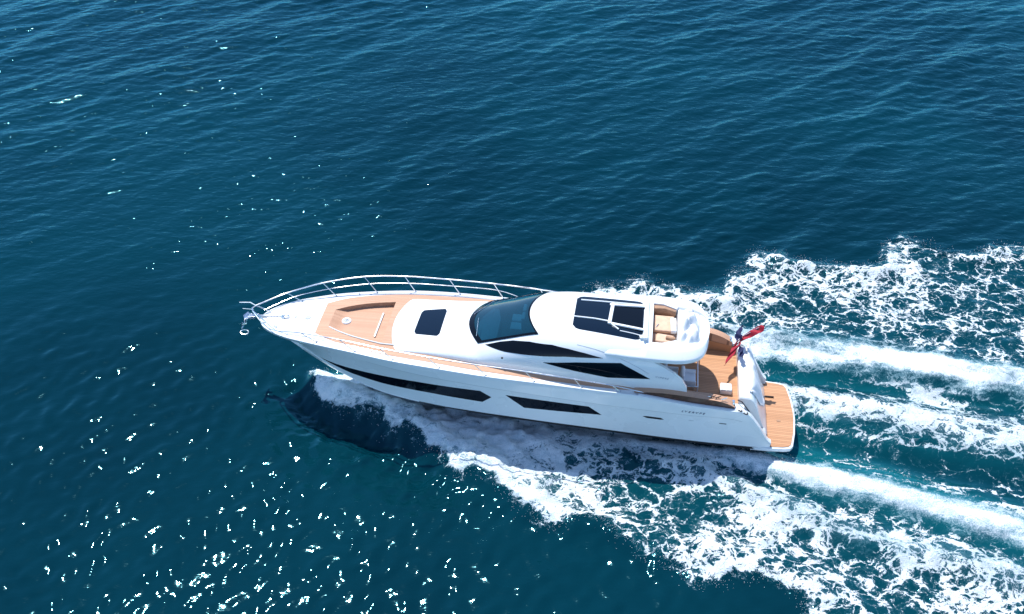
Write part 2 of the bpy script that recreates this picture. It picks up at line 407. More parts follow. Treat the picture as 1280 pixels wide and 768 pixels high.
# streaks of broken foam between the main bands
thin = bump(sx + .2*n2, sy + .2*n2, [(9.9,-3.9,.3,.5),(12,-4.6,.3,.5),(14,-5.0,.3,.5),(17,-5.7,.35,.45),(24,-7.3,.5,.45)])
foam = np.maximum(foam, thin)
foam = np.maximum(foam, .56*sm(P2 + n2*.5, .25, -.1)*sm(sx, 2, 6))
# threads of foam drawn out along the flow between the bands
thr_ = fbm(u_*.35 + .3*n1, v_*2.6 + .5*n1, 1.0, 400)
behind = sm(sx, 10.2, 11.2)*sm(-poly_sd(sx, sy, [(10,-2.4),(14,-3),(21,-5),(42,-10),(42,-22),(20.4,-13.2),(13.7,-10.2),(10.8,-9.0),(10.4,-5)]), 0, .3)
foam = np.maximum(foam, behind*(.30 + .62*sm(thr_, -.05, .38)*(1-.8*bump(sx, sy, [(10.6,-7.2,.9,1),(13,-8,.9,1),(17,-9.2,1.1,.8),(24,-12,1.5,.5)]))))
# outside rims: faint specks
foam = np.maximum(foam, .33*sm(P1, .55, 0)) ; foam = np.maximum(foam, .33*sm(P2, .5, 0))
teal = np.clip(.9*bump(sx, sy, [(10.4,-7.8,.7,.9),(12.5,-8.7,.6,1.0),(14.3,-9.5,.6,.8),(17,-10.9,.6,.45),(22,-12.8,.8,.2)]) + .9*bump(sx, sy, [(9.8,-3.9,.5,.8),(12,-4.2,.45,.8),(15,-4.8,.5,.6),(20,-6,.6,.4)]) + .55*bump(sx, sy, [(11,-6.6,.7,1),(13,-7.3,.6,.9),(16,-8,.6,.7),(21,-9.3,.8,.4)])
   + .8*hullgap + .22*sm(P1, .1, -.4)*(1-.6*gap) + .16*sm(P2, .1, -.5) + .5*bump(sx, sy, Bax, .55), 0, 1)
# heights
dz = np.zeros_like(sx)
dz += .50*bump(sx, sy, [(-7.9,-4.5,.45,.6),(-6.7,-5.35,.65,1.1),(-5.2,-6.0,.75,1.2),(-3.9,-6.9,.8,1.1),(-2.6,-8.0,.8,.9),(-.9,-9.2,.75,.7),(.8,-10.9,.7,.6),(4,-12.2,.6,.5),(9,-13.5,.6,.4),(14,-18,.8,.4)])
dz -= .42*bump(sx, sy, [(-8.8,-5.2,.6,.5),(-7.6,-6.5,.8,1.0),(-5.8,-7.3,.9,1.0),(-4.2,-8.4,.9,.8),(-2.9,-9.9,.8,.4)])
dz += (.26*bump(sx, sy, ridge) + .08*bump(sx, sy, Bax, .8) + .14*bump(sx, sy, Dax, .7) + .14*bump(sx, sy, Eax, .8))*(1+.7*n1+.25*n2)
dz -= .22*gap*sm(sx, 6, 9)
dz -= .45*bump(sx, sy, [(10.3,-7.4,.8,1),(12.5,-8.0,.85,1),(15,-8.7,.9,.9),(19,-9.8,1,.7),(26,-12,1.2,.4)])
dz -= .28*bump(sx, sy, [(10,-4.1,.45,1),(12,-4.45,.45,1),(15,-5.0,.5,1),(19,-6.1,.6,1),(24,-7.4,.7,.5)])
dz += .32*np.exp(-((P2+.4)/.5)**2)*sm(sx, 4, 9)*(.6+.9*n1)
dz += .13*(n2 + .8*fbm(sx, sy, 2.6, 90))*sm(foam, .3, .9)*(1-.8*soft) + .12*n1*sm(foam, .3, .8)
dz -= .12*hullgap
dz += (.20*fbm(sx, sy, 1.7, 300) + .12*fbm(sx, sy, 4.0, 320))*in1*(1-aft)
dz += .16*(n2 + fbm(sx, sy, 2.2, 170))*bump(sx, sy, [(-9,-5.2,.8,.6),(-7.2,-6.8,1.3,1),(-5,-8,1.4,1),(-2.8,-10,1.2,.8)])
hull_mask = np.zeros_like(sx)
calm = 1 - .35*sm(foam, .3, .8)
Z[iy0:iy1, ix0:ix1] = Z[iy0:iy1, ix0:ix1]*calm + dz
F = np.zeros_like(X); S = np.zeros_like(X); T = np.zeros_like(X)
F[iy0:iy1, ix0:ix1] = foam; S[iy0:iy1, ix0:ix1] = soft; T[iy0:iy1, ix0:ix1] = teal

def sea_mat():
    m, nt = new_mat('sea_water')
    geo = nd(nt, 'NewGeometry'); P = geo.outputs['Position']
    fa = nd(nt, 'Attribute', attribute_name='foam').outputs['Fac']
    so = nd(nt, 'Attribute', attribute_name='soft').outputs['Fac']
    te = nd(nt, 'Attribute', attribute_name='teal').outputs['Fac']
    # warp
    wnz = nd(nt, 'TexNoise', {'Vector': P, 'Scale': 1.1, 'Detail': 3, 'Roughness': .6})
    off = nd(nt, 'VectorMath', {0: wnz.outputs['Color'], 1: (.5, .5, .5)}, operation='SUBTRACT')
    off = nd(nt, 'VectorMath', {0: off.outputs[0], 'Scale': .95}, operation='SCALE')
    wp = nd(nt, 'VectorMath', {0: P, 1: off.outputs[0]}, operation='ADD').outputs[0]
    flat = nd(nt, 'Mapping', {'Vector': wp, 'Scale': (.85, 1.15, .15), 'Rotation': (0, 0, R(18))}).outputs[0]
    def vor(sc, rnd=1.0):
        return nd(nt, 'TexVoronoi', {'Vector': flat, 'Scale': sc, 'Randomness': rnd}, feature='DISTANCE_TO_EDGE').outputs['Distance']
    v1, v2, v3 = vor(.95), vor(2.4), vor(5.6)
    e1 = sstep(nt, v1, .20, .0); e2 = sstep(nt, v2, .19, .0); e3 = sstep(nt, v3, .22, .0)
    fn = nd(nt, 'TexNoise', {'Vector': wp, 'Scale': 9, 'Detail': 5, 'Roughness': .75}).outputs['Fac']
    fn2 = nd(nt, 'TexNoise', {'Vector': wp, 'Scale': 2.2, 'Detail': 4, 'Roughness': .65}).outputs['Fac']
    fg = nd(nt, 'TexNoise', {'Vector': P, 'Scale': 26, 'Detail': 3, 'Roughness': .7}).outputs['Fac']
    h = mt(nt, 'ADD', mt(nt, 'MULTIPLY', e1, .30), mt(nt, 'MULTIPLY', e2, .32))
    h = mt(nt, 'ADD', h, mt(nt, 'MULTIPLY', e3, .24))
    h = mt(nt, 'ADD', h, mt(nt, 'MULTIPLY', mt(nt, 'SUBTRACT', fn, .5), .8))
    h = mt(nt, 'ADD', h, mt(nt, 'MULTIPLY', mt(nt, 'SUBTRACT', fn2, .5), .55))
    h = mt(nt, 'ADD', h, mt(nt, 'MULTIPLY', mt(nt, 'SUBTRACT', fg, .5), .8))
    h = mt(nt, 'ADD', h, .02)                                   # roughly 0.1 .. 0.7
    thr = mt(nt, 'SUBTRACT', 1.035, mt(nt, 'MULTIPLY', fa, .86))
    hd = mt(nt, 'SUBTRACT', h, thr)
    lace = mt(nt, 'ADD', mt(nt, 'MULTIPLY', sstep(nt, hd, -.02, .12), .66), mt(nt, 'MULTIPLY', sstep(nt, hd, -.30, .22), .34))
    # smooth streaked foam for the dense sheets
    st_ = nd(nt, 'Mapping', {'Vector': wp, 'Scale': (.22, 2.6, .3), 'Rotation': (0, 0, R(15))}).outputs[0]
    sn = nd(nt, 'TexNoise', {'Vector': st_, 'Scale': 3.2, 'Detail': 6, 'Roughness': .72}).outputs['Fac']
    hs = mt(nt, 'ADD', mt(nt, 'ADD', mt(nt, 'MULTIPLY', sn, .75), mt(nt, 'MULTIPLY', fn, .62)), mt(nt, 'MULTIPLY', mt(nt, 'SUBTRACT', fg, .5), .7))
    smooth = sstep(nt, mt(nt, 'ADD', hs, mt(nt, 'SUBTRACT', fa, 1.42)), -.34, .50)
    al = nd(nt, 'Mix', {0: so, 2: lace, 3: smooth}).outputs[0]
    al = mt(nt, 'MULTIPLY', al, sstep(nt, fa, .16, .34), clamp=True)
    # water body colour: deep blue, milky green where air is mixed in
    big = nd(nt, 'TexNoise', {'Vector': P, 'Scale': .05, 'Detail': 3}).outputs['Fac']
    deep = mixc(nt, sstep(nt, big, .35, .65), (.0003, .0165, .0265), (.0004, .0250, .038))
    body = mixc(nt, mt(nt, 'MULTIPLY', te, .85), deep, (.003, .105, .13))
    col = body
    rp = nd(nt, 'Mapping', {'Vector': P, 'Scale': (.8, 1.7, 1), 'Rotation': (0, 0, R(-24))}).outputs[0]
    r1 = nd(nt, 'TexNoise', {'Vector': rp, 'Scale': 1.9, 'Detail': 3, 'Roughness': .55, 'Distortion': .3}).outputs['Fac']
    cd_ = nd(nt, 'CameraData')
    py_ = nd(nt, 'SeparateXYZ', {0: P}).outputs['Y']
    wind = mt(nt, 'ADD', .16, mt(nt, 'MULTIPLY', sstep(nt, py_, -4.0, 7.0), .40))
    bw = nd(nt, 'Bump', {'Height': r1, 'Strength': wind, 'Distance': .10})
    dif = nd(nt, 'BsdfDiffuse', {'Color': col, 'Normal': bw.outputs[0]})
    ref = nd(nt, 'BsdfGlossy', {'Color': (.30, .84, 1, 1), 'Roughness': .048, 'Normal': bw.outputs[0]})
    fre = nd(nt, 'Fresnel', {'IOR': 1.333, 'Normal': bw.outputs[0]})
    water = nd(nt, 'MixShader', {0: fre.outputs[0], 1: dif.outputs[0], 2: ref.outputs[0]})
    fh = mt(nt, 'ADD', mt(nt, 'ADD', mt(nt, 'MULTIPLY', fn, .6), mt(nt, 'MULTIPLY', fn2, .8)), mt(nt, 'ADD', mt(nt, 'MULTIPLY', fg, .25), mt(nt, 'MULTIPLY', al, .4)))
    bf = nd(nt, 'Bump', {'Height': fh, 'Strength': mt(nt, 'SUBTRACT', .9, mt(nt, 'MULTIPLY', so, .6)), 'Distance': .12})
    fthk = sstep(nt, mt(nt, 'ADD', mt(nt, 'MULTIPLY', fn2, .6), mt(nt, 'MULTIPLY', fg, .4)), .36, .58)
    fcol = mixc(nt, mt(nt, 'POWER', al, 1.5), (.11, .33, .42), mixc(nt, fthk, (.54, .66, .71), (.78, .83, .85)))
    fo = nd(nt, 'BsdfPrincipled', {'Base Color': fcol, 'Roughness': .85, 'Normal': bf.outputs[0], 'Specular IOR Level': .2})
    ms = nd(nt, 'MixShader', {0: al, 1: water.outputs[0], 2: fo.outputs[0]})
    out(nt, ms.outputs[0]); return m
ny, nx = X.shape
co = np.stack([X + DX, Y + DY, Z], -1).reshape(-1, 3).astype(np.float32)
idx = np.arange(nx*ny).reshape(ny, nx)
q = np.stack([idx[:-1,:-1], idx[:-1,1:], idx[1:,1:], idx[1:,:-1]], -1).reshape(-1, 4)
me = bpy.data.meshes.new('sea'); me.vertices.add(len(co)); me.vertices.foreach_set('co', co.ravel())
me.loops.add(q.size); me.loops.foreach_set('vertex_index', q.ravel().astype(np.int32))
me.polygons.add(len(q)); me.polygons.foreach_set('loop_start', np.arange(0, q.size, 4, dtype=np.int32))
me.polygons.foreach_set('use_smooth', np.ones(len(q), bool)); me.update()
for nm, arr in (('foam', F), ('soft', S), ('teal', T)):
    at_ = me.attributes.new(nm, 'FLOAT', 'POINT'); at_.data.foreach_set('value', arr.ravel().astype(np.float32))
me.materials.append(sea_mat())
sea = bpy.data.objects.new('sea', me); C.objects.link(sea)
tag(sea, 'deep blue rippled sea with the white wake of the yacht', 'sea', kind='structure')

# flying spray: tiny drops above the breaking edges of the wake, uncountable
def spray():
    r = np.random.default_rng(4)
    pts = []
    zs = Z[iy0:iy1, ix0:ix1]
    e1 = np.exp(-((P1+.05)/.28)**2)*(sx > -8)*(sx < 12)*(sy < -3.5)*np.where(sx < -1.5, .45, 1) + .6*np.exp(-((P2+.0)/.22)**2)*(sx > 3)*(sx < 26)*(sy > -1)
    e1 += .35*np.exp(-((P1+.8)/.6)**2)*(sx < 3)*(sy < -4) + .25*sm(foam, .75, 1.0)*(sx > 9)
    w = (e1/e1.sum()).ravel(); k = r.choice(len(w), 10000, p=w)
    for i in k:
        a, b = divmod(int(i), sx.shape[1])
        pts.append((sx[a, b]+r.uniform(-.05,.05), sy[a, b]+r.uniform(-.05,.05), zs[a, b]+abs(r.normal(0, .12))+.015, r.uniform(.005,.013)))
    P_ = np.array(pts); n = len(P_)
    oct_ = np.array([(1,0,0),(-1,0,0),(0,1,0),(0,-1,0),(0,0,1),(0,0,-1)], float)
    fs = np.array([(0,2,4),(2,1,4),(1,3,4),(3,0,4),(2,0,5),(1,2,5),(3,1,5),(0,3,5)])
    V = (P_[:,None,:3] + oct_[None]*P_[:,None,3:4]).reshape(-1,3)
    Fc = (fs[None] + (np.arange(n)*6)[:,None,None]).reshape(-1,3)
    me = bpy.data.meshes.new('spray'); me.from_pydata(V.tolist(), [], Fc.tolist()); me.update()
    me.materials.append(pbr('spray_drops', (.85,.87,.88), .4))
    o = bpy.data.objects.new('spray', me); C.objects.link(o)
    tag(o, 'fine white droplets thrown up along the edges of the wake', 'spray', kind='stuff')
spray()

# ------------------------------------------------------------------ the yacht
BOAT = (-9.69, -4.12, 0); HEAD = R(-8.05)
yacht = empty('motor_yacht', None, BOAT); yacht.rotation_euler = (0, 0, HEAD)
tag(yacht, 'long white motor yacht with teak decks cutting through the sea ahead of its foam wake', 'yacht')
def mirror(fn):
    for s in (-1, 1): fn(s)

xs = np.concatenate([np.array([0,.04,.1,.2,.32,.5,.7,.95]), np.arange(1.2, 19.55, .15), [19.6]])
def hull():
    hull_ = MB(); bot = MB(); st = MB()
    for s in (-1, 1):
        rows = []; low = []; stripe = []
        for x in xs:
            gz, gy_ = float(gun_z(x)), float(gun_y(x)); kz, ky = float(knuckle_z(x)), float(knuckle_y(x))
            cz = float(stem_z(x)) if x < 1 else float(chine_z(x)); cy = 0 if x < 1 else float(chine_y(x))
            bz = cz + .10 * min(1, max(0, (x-6)/4))                 # top of the boot stripe
            r_ = [(x, s*(gy_-.05), gz-.06), (x, s*(gy_-.045), gz), (x, s*(gy_-.01), gz-.004), (x, s*gy_, gz-.03)]
            for u in (.35, .7, 1): r_.append((x, s*(gy_+(ky-gy_)*u), gz-.03+(kz-gz+.03)*u))
            r_.append((x, s*(ky-.06), kz-.02))
            for u in np.linspace(.1, 1, 12):
                z = kz-.02 + (bz-kz+.02)*u; r_.append((x, s*float(hull_y(x, z)) if x > 1 or u < 1 else 0, z))
            rows.append(r_)
            yb = r_[-1][1]
            stripe.append([(x, yb, bz), (x, s*(cy+.012), cz-.01)])
            kz0 = float(stem_z(x))
            low.append([(x, s*(cy+.012), cz-.01), (x, s*max(cy-.10, 0), cz-.05), (x, s*cy*.5, (cz+kz0)/2-.1), (x, 0, kz0-.02)])
        hull_.grid(rows)
        ka = sum(1 for x in xs if x < 6.4)
        hull_.grid(stripe[:ka+1]); st.grid(stripe[ka:]); hull_.grid(low[:ka+1]); bot.grid(low[ka:])
    # transom below the platform
    x = 19.6; cy = float(chine_y(x)); cz = float(chine_z(x)); gz = float(gun_z(x))
    prof = [(x, y, z) for y, z in ((cy-.03, cz-.08), (cy-.1, cz-.1), (cy*.5, -.1), (0, -.47), (-cy*.5, -.1), (-cy+.1, cz-.1), (-cy+.03, cz-.08), (-cy+.03, .37), (cy-.03, .37))]
    bot.add([prof[i] for i in range(9)], [tuple(range(9))])
    h = hull_.build('hull', M['gel'], yacht, auto=28)
    bot.build('hull_bottom', M['anti'], yacht)
    st.build('boot_stripe', M['black'], yacht)
    # fine grey sheer line under the knuckle
    k = MB()
    for s in (-1, 1):
        k.tube([(x, s*(float(knuckle_y(x))-.035), float(knuckle_z(x))-.024) for x in np.arange(4.6, 18.5, .3)], .018, 6)
    k.build('rub_rail', M['grey'], yacht)
hull()

def side_patch(name, top, botm, mat, surf, s, off=.006, th=.03, nx_=40, nz=6, parent=None, frame=None):
    """a pane lying on a curved side: top/botm are curves z(x) as point lists sharing end x"""
    x0, x1 = top[0][0], top[-1][0]
    tf = lambda x: np.interp(x, [p[0] for p in top], [p[1] for p in top]); bf = lambda x: np.interp(x, [p[0] for p in botm], [p[1] for p in botm])
    bx = sorted(set(list(np.linspace(x0, x1, nx_)) + [p[0] for p in top] + [p[0] for p in botm]))
    P = []; Q = []
    for x in bx:
        if x < x0 or x > x1: continue
        r1 = []; r2 = []
        for j in range(nz + 1):
            z = float(bf(x) + (tf(x)-bf(x))*j/nz); y = float(surf(x, z))
            r1.append((x, s*(y+off), z)); r2.append((x, s*(y-th), z))
        P.append(r1); Q.append(r2)
    mb = MB(); mb.grid(P); mb.grid(Q, flip=True)
    n, m_ = len(P), nz + 1
    mb.grid([[P[i][0], Q[i][0]] for i in range(n)]); mb.grid([[P[i][-1], Q[i][-1]] for i in range(n)])
    return mb.build(name, mat, parent or yacht)

for s in (-1, 1):
    side_patch('hull_window', [(2.42,1.90),(3.3,2.0),(4.2,2.09),(5.3,2.19),(6.47,2.27),(8.9,2.33),(9.31,2.02)], [(2.42,1.90),(3.81,1.72),(5.12,1.66),(7.03,1.69),(8.96,1.65),(9.31,2.02)], M['glass'], hull_y, s)
    side_patch('hull_window', [(9.84,2.27),(12.88,2.13),(13.37,1.71)], [(9.84,2.27),(10.52,1.62),(13.37,1.71)], M['glass'], hull_y, s)
    side_patch('air_vent', [(14.84,1.86),(15.0,1.88),(15.5,1.84),(15.62,1.76)], [(14.84,1.86),(15.0,1.78),(15.5,1.74),(15.62,1.76)], M['black'], hull_y, s, nx_=10, nz=3)
    side_patch('exhaust_slot', [(17.60,1.76),(17.86,1.74)], [(17.60,1.73),(17.86,1.70)], M['black'], hull_y, s, nx_=5, nz=2)
    side_patch('exhaust_slot', [(16.5,1.83),(16.68,1.815)], [(16.5,1.815),(16.68,1.80)], M['grey'], hull_y, s, nx_=5, nz=2)

def lettering(txt, name, x, z, size, surf, mat, sy_=1.0, tilt=0.0, shear=.3):
  root = empty(name, yacht); adv = 0
  for ch in txt:
    cu = bpy.data.curves.new('lettering', 'FONT'); cu.body = ch; cu.size = size; cu.extrude = .004; cu.shear = shear; cu.space_character = 1.25
    o = bpy.data.objects.new('tmp', cu); C.objects.link(o); bpy.context.view_layer.update()
    me = bpy.data.meshes.new_from_object(o.evaluated_get(bpy.context.evaluated_depsgraph_get()))
    C.objects.unlink(o); bpy.data.objects.remove(o)
    wid = max(v.co.x for v in me.vertices)
    for v in me.vertices:
        u, w, e = v.co; u += adv; xx = x + u; zz = z + w*sy_ + u*tilt
        v.co = (xx, -(float(surf(xx, zz)) + .006 + e), zz)
    adv += wid + size*.13
    me.materials.clear(); me.materials.append(mat)
    t = bpy.data.objects.new('letter', me); C.objects.link(t); t.parent = root

def ramp(x): return .20*min(1, max(0, (x-2.87)/.45))
# deck with the sunken bow lounge cut out
rec_y = curve([(2.87,.48),(3.3,.70),(3.9,.93),(4.5,1.08),(5.08,1.2)])
teak_y = curve([(2.45,.86),(3.0,1.15),(3.6,1.36),(4.3,1.53),(5.2,1.70),(7,1.86),(9,1.98),(12,2.04),(14.0,2.0),(14.5,1.93),(16.3,1.86)])
def deck_z(x, y):
    g = float(gun_y(x)); return float(gun_z(x)) - .015 + .05*(1 - min(1, abs(y)/max(g, .2))**2)
def decks():
    d = MB(); t = MB(); w = MB(); fl = MB()
    sx_ = [0.0,.04,.12,.25,.5,.8,1.2,1.6,2.0,2.44,2.87] + list(np.arange(3.1, 5.0, .2)) + [5.08] + list(np.arange(5.3, 14.9, .2)) + [14.9]
    for s in (-1, 1):
        for a, b in zip(sx_[:-1], sx_[1:]):
            rr = []
            for x in (a, b):
                g = float(gun_y(x)) - .045
                y0 = float(rec_y(x)) if a >= 2.86 and b <= 5.09 else 0.0
                ys_ = np.linspace(y0, g, 9)
                rr.append([(x, s*y, deck_z(x, y)) for y in ys_])
            d.grid(rr)
        tx = [2.45, 2.65, 2.87] + list(np.arange(3.1, 5.0, .2)) + [5.08] + list(np.arange(5.3, 16.3, .2)) + [16.3]
        for a, b in zip(tx[:-1], tx[1:]):
            rr = []; lo = []
            for x in (a, b):
                yo = float(teak_y(x)); y0 = float(rec_y(x)) if a >= 2.86 and b <= 5.09 else (0.0 if b < 9 else float(sup_w(min(x, 14.9))) - .25)
                # the side deck runs down behind the wing into the cockpit
                ys_ = np.linspace(y0, yo, 8)
                zz = lambda y: (deck_z(x, y) if x <= 14.4 else deck_z(x, y) - .01) + .012
                rr.append([(x, s*y, zz(y)) for y in ys_])
                lo.append([(x, s*yo, zz(yo)), (x, s*yo, zz(yo)-.014)])
            t.grid(rr); t.grid(lo)
        t.grid([[(2.45, s*y, deck_z(2.45, y)+.012) for y in np.linspace(0, .86, 8)], [(2.45, s*y, deck_z(2.45, y)-.002) for y in np.linspace(0, .86, 8)]])
        # recess walls
        rx = [2.87] + list(np.arange(3.1, 5.0, .2)) + [5.08]
        w.grid([[(x, s*float(rec_y(x)), deck_z(x, float(rec_y(x)))+.012), (x, s*float(rec_y(x)), deck_z(x, 0)-.02-ramp(x))] for x in rx])
        for x in (5.08,):
            ys_ = np.linspace(0, float(rec_y(x)), 6)
            w.grid([[(x, s*y, deck_z(x, y)+.012), (x, s*y, deck_z(x, 0)-.26)] for y in ys_])
        fl.grid([[(x, s*y, deck_z(x, y)*(1 if x < 3 else 1)+.011-ramp(x)) for y in np.linspace(0, float(rec_y(x)), 6)] for x in rx])
    d.build('foredeck', M['gel2'], yacht)
    t.build('teak_deck', M['teakp'], yacht)
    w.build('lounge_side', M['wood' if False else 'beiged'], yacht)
    fl.build('lounge_floor', M['teakp'], yacht)
    # trim strips on the lounge
    k = MB()
    zf = lambda x: deck_z(x, 0) + .011 - ramp(x)
    k.slab([(4.66,-.70),(4.72,-.70),(4.74,.66),(4.68,.66)], lambda x,y: zf(x)+.003, lambda x,y: zf(x)+.05)
    k.build('step_edge', M['gel'], yacht, bevel=.006)
    k = MB(); k.tube([(x, -float(rec_y(x))-.015, deck_z(x, 1)+.03) for x in np.linspace(2.9, 5.6, 16)], .022, 6)
    k.build('lounge_trim', M['gel'], yacht)
    k = MB(); z = zf(3.39)
    k.lathe([(.0,.02),(.085,.022),(.09,.045),(.17,.045),(.185,.025),(.19,0)], (3.40, .07, z), 28)
    h = k.build('drinks_table_socket', M['gel'], yacht)
    k = MB(); k.lathe([(0,.05),(.07,.05),(.08,.04),(.08,.025)], (3.40, .07, z), 20); k.box((3.42,.10,z+.06),(.10,.025,.03), .6); k.build('socket_cap', M['grey'], h)
decks()

# coachroof + saloon shell, open under the windscreen
def shell():
    n = 72
    yyv = np.sin(np.linspace(-math.pi/2, math.pi/2, n))
    yyv = np.sign(yyv)*np.abs(yyv)**.9
    sv = np.concatenate([np.arange(5.2, 8.25, .07), [8.28], np.arange(8.35, 10.4, .07), [10.40], np.arange(10.47, 14.86, .1), [14.9]])
    P = np.array([[sup_pt(s, y) for y in yyv] for s in sv])
    YY = lambda s: 1.25 / sup_w(s)
    def skip(i, j):
        return 8.27 < sv[i] < 10.39 and -1.04 < (yyv[j]+yyv[j+1])/2 * float(sup_w(sv[i])) < 1.20
    mb = MB(); mb.grid(P, skip=skip)
    # rounded nose down to the deck
    nose = [[tuple(P[0][j]) for j in range(n)], [(P[0][j][0]-.03, P[0][j][1]*1.01, deck_z(5.2, 0)-.03) for j in range(n)]]
    mb.grid(nose)
    # aft bulkhead
    e = P[-1]; mb.grid([[tuple(p) for p in e], [(p[0], p[1]*.999, 2.1) for p in e]])
    mb.build('superstructure', M['gel'], yacht, auto=40)
    # windscreen
    def patch(s0, s1, ymax0, ymax1, off, ns=30, ny_=36, mb=None, shape=None):
        mb = mb or MB(); G = []
        for s in np.linspace(s0, s1, ns):
            f = (s-s0)/(s1-s0); ym = ymax0+(ymax1-ymax0)*f
            G.append([np.array(sup_pt(s, y/float(sup_w(s)))) + np.array([-off*.35 if s < 10.4 else 0, 0, off]) for y in np.linspace(-ym+.13, ym, ny_)])
        mb.grid(G); return mb, np.array(G)
    g, G = patch(8.24, 10.44, 1.22, 1.27, .012)
    ws = g.build('windscreen', M['wglass'], yacht)
    fr = MB()
    def strip(s0, s1, y0, y1, off):
        G2 = []
        for s in np.linspace(s0, s1, 34):
            f = 0
            G2.append([np.array(sup_pt(s, y/float(sup_w(s)))) + np.array([-off*.35, 0, off]) for y in np.linspace(y0, y1, 30)])
        fr.grid(G2)
    strip(8.20, 8.40, -1.13, 1.25, .022); strip(10.40, 10.46, -1.13, 1.27, .022)
    strip(8.2, 10.46, 1.12, 1.29, .022); strip(8.2, 10.46, -1.14, -1.06, .022)
    fr.build('windscreen_frame', M['glass'], ws)
    # wipers
    wp = MB()
    for y0, y1 in ((-.9, -.05), (.25, 1.0)):
        a = np.array(sup_pt(8.30, y0/1.65)) + [0, 0, .05]; b = np.array(sup_pt(8.55, y1/1.65)) + [0, 0, .06]
        wp.tube([a, (a+b)/2+np.array([0,0,.02]), b], .012, 6)
    wp.build('wiper', M['steel'], ws)
    # what shows through the glass
    it = MB(); it.box((10.0, 0, 3.32), (3.6, 2.9, .03)); it.box((11.75, 0, 3.85), (.04, 2.5, 1.1)); it.build('saloon_interior', M['dark'], yacht, smooth=False)
    it = MB(); it.slab([(8.65,-1.2),(9.1,-1.25),(9.3,-.5),(9.3,.5),(9.1,1.25),(8.65,1.2),(8.5,.4),(8.5,-.4)], 3.5, lambda x,y: 3.66); it.build('dashboard', M['grey'], yacht, bevel=.02)
    for y in (.15, .62):
        k = MB(); k.box((9.95, y, 3.62), (.48, .40, .14), 0, .04); k.box((10.2, y, 3.95), (.14, .40, .56), 0, .05)
        k.build('helm_seat', M['whitec'], yacht)
    k = MB(); k.tube([(9.5+.14*math.sin(a)*.3, .38+.17*math.cos(a), 3.8+.17*math.sin(a)) for a in np.linspace(0, 6.28, 22)], .015, 6); k.build('steering_wheel', M['black'], yacht)
    # coachroof hatch glass
    def flat_patch(poly, off, name, mat, parent=None, th=.02, sub=14):
        # poly = 4 corners (x, y) a-b-c-d
        a, b, c, d = [np.array(p, float) for p in poly]; G = []; Q = []
        rr = .12
        for i in range(sub+1):
            u = i/sub; row = []; rl = []
            for j in range(sub+1):
                v = j/sub
                # rounded corners by squeezing the ends
                uu = u; vv = v
                e = min(u, 1-u)
                if e < rr: k = (1 - math.sqrt(max(0, 1-((rr-e)/rr)**2)))*rr*.8; vv = k + v*(1-2*k)
                p = (a*(1-uu)+b*uu)*(1-vv)+(d*(1-uu)+c*uu)*vv
                s = p[0]
                for _ in range(12): s = p[0] - float(sup_k(s))*(p[1]/float(sup_w(s)))**2
                z = sup_pt(s, p[1]/float(sup_w(s)))[2]
                row.append((p[0], p[1], z+off)); rl.append((p[0], p[1], z+off-th))
            G.append(row); Q.append(rl)
        mb = MB(); mb.grid(G)
        ring = [(i, 0) for i in range(sub)] + [(sub, j) for j in range(sub)] + [(i, sub) for i in range(sub, 0, -1)] + [(0, j) for j in range(sub, 0, -1)]
        mb.grid([[G[i][j] for i, j in ring], [Q[i][j] for i, j in ring]], closev=True)
        return mb.build(name, mat, parent or yacht)
    fh = flat_patch([(6.13,-.75),(7.24,-.84),(7.27,.84),(6.20,.70)], .012, 'hatch_surround', M['gel'])
    flat_patch([(6.20,-.69),(7.18,-.78),(7.21,.78),(6.26,.64)], .026, 'deck_hatch', M['bglass'])
    # curved seam in front of the windscreen
    k = MB(); k.tube([np.array(sup_pt(7.72+.0*y, y/1.58))+[0,0,.002] for y in np.linspace(-1.0, 1.05, 24)], .011, 5); k.build('hood_seam', M['grey'], yacht)
    k = MB(); k.tube([np.array(sup_pt(5.26, y))+[0,0,.0] for y in np.linspace(-.97, .97, 40)], .012, 5); k.build('coachroof_seam', M['beiged'], yacht)
    # glass roof
    flat_patch([(12.06,-.86),(14.56,-1.10),(14.56,1.0),(12.10,.95)], .010, 'roof_glass', M['bglass'], sub=20)
    return flat_patch
flat_patch = shell()

def on_roof(x, y, off=0):
    s = x
    for _ in range(12): s = x - float(sup_k(s))*(y/float(sup_w(s)))**2
    return (x, y, float(sup_pt(s, y/float(sup_w(s)))[2]) + off)
# bars of the glass roof and the sliding hatch
k = MB()
for pts, r_ in (([(12.08,-.28),(12.8,-.30),(13.3,-.36),(13.5,-.55),(13.7,-.72)], .028), ([(12.25,.68),(13.0,.70),(13.9,.72),(14.55,.74)], .030)):
    k.tube([on_roof(x, y, .03) for x, y in pts], r_, 8)
k.build('roof_bar', M['gel'], yacht)
sr = MB()
for a, b, wd in (((13.36,-.46),(13.42,.58),.13), ((13.36,.56),(14.6,.62),.10), ((13.36,-.46),(14.6,-.66),.09)):
    A = np.array(on_roof(*a, .05)); B = np.array(on_roof(*b, .05)); d_ = (B-A)/np.linalg.norm(B-A); c_ = (A+B)/2
    sr.box(c_, (np.linalg.norm(B-A)+.1, wd, .07), math.atan2(d_[1], d_[0]), .02)
sunroof = sr.build('sunroof_frame', M['gel'], yacht)
flat_patch([(13.45,-.40),(14.52,-.56),(14.52,.52),(13.49,.50)], .022, 'sunroof_pane', M['glass'], sunroof)
k = MB(); k.box((14.66, -.03, 4.76), (.16, 2.16, .10), 0, .03); k.box((14.6, -.95, 4.72), (.3, .16, .08), .3, .03); k.build('roof_cross_beam', M['gel'], yacht)
k = MB(); k.tube([on_roof(x, y, .03) for x, y in ((13.75,-.78),(14.2,-.84),(14.5,-.90))], .018, 6); k.build('roof_handrail', M['gel'], yacht)

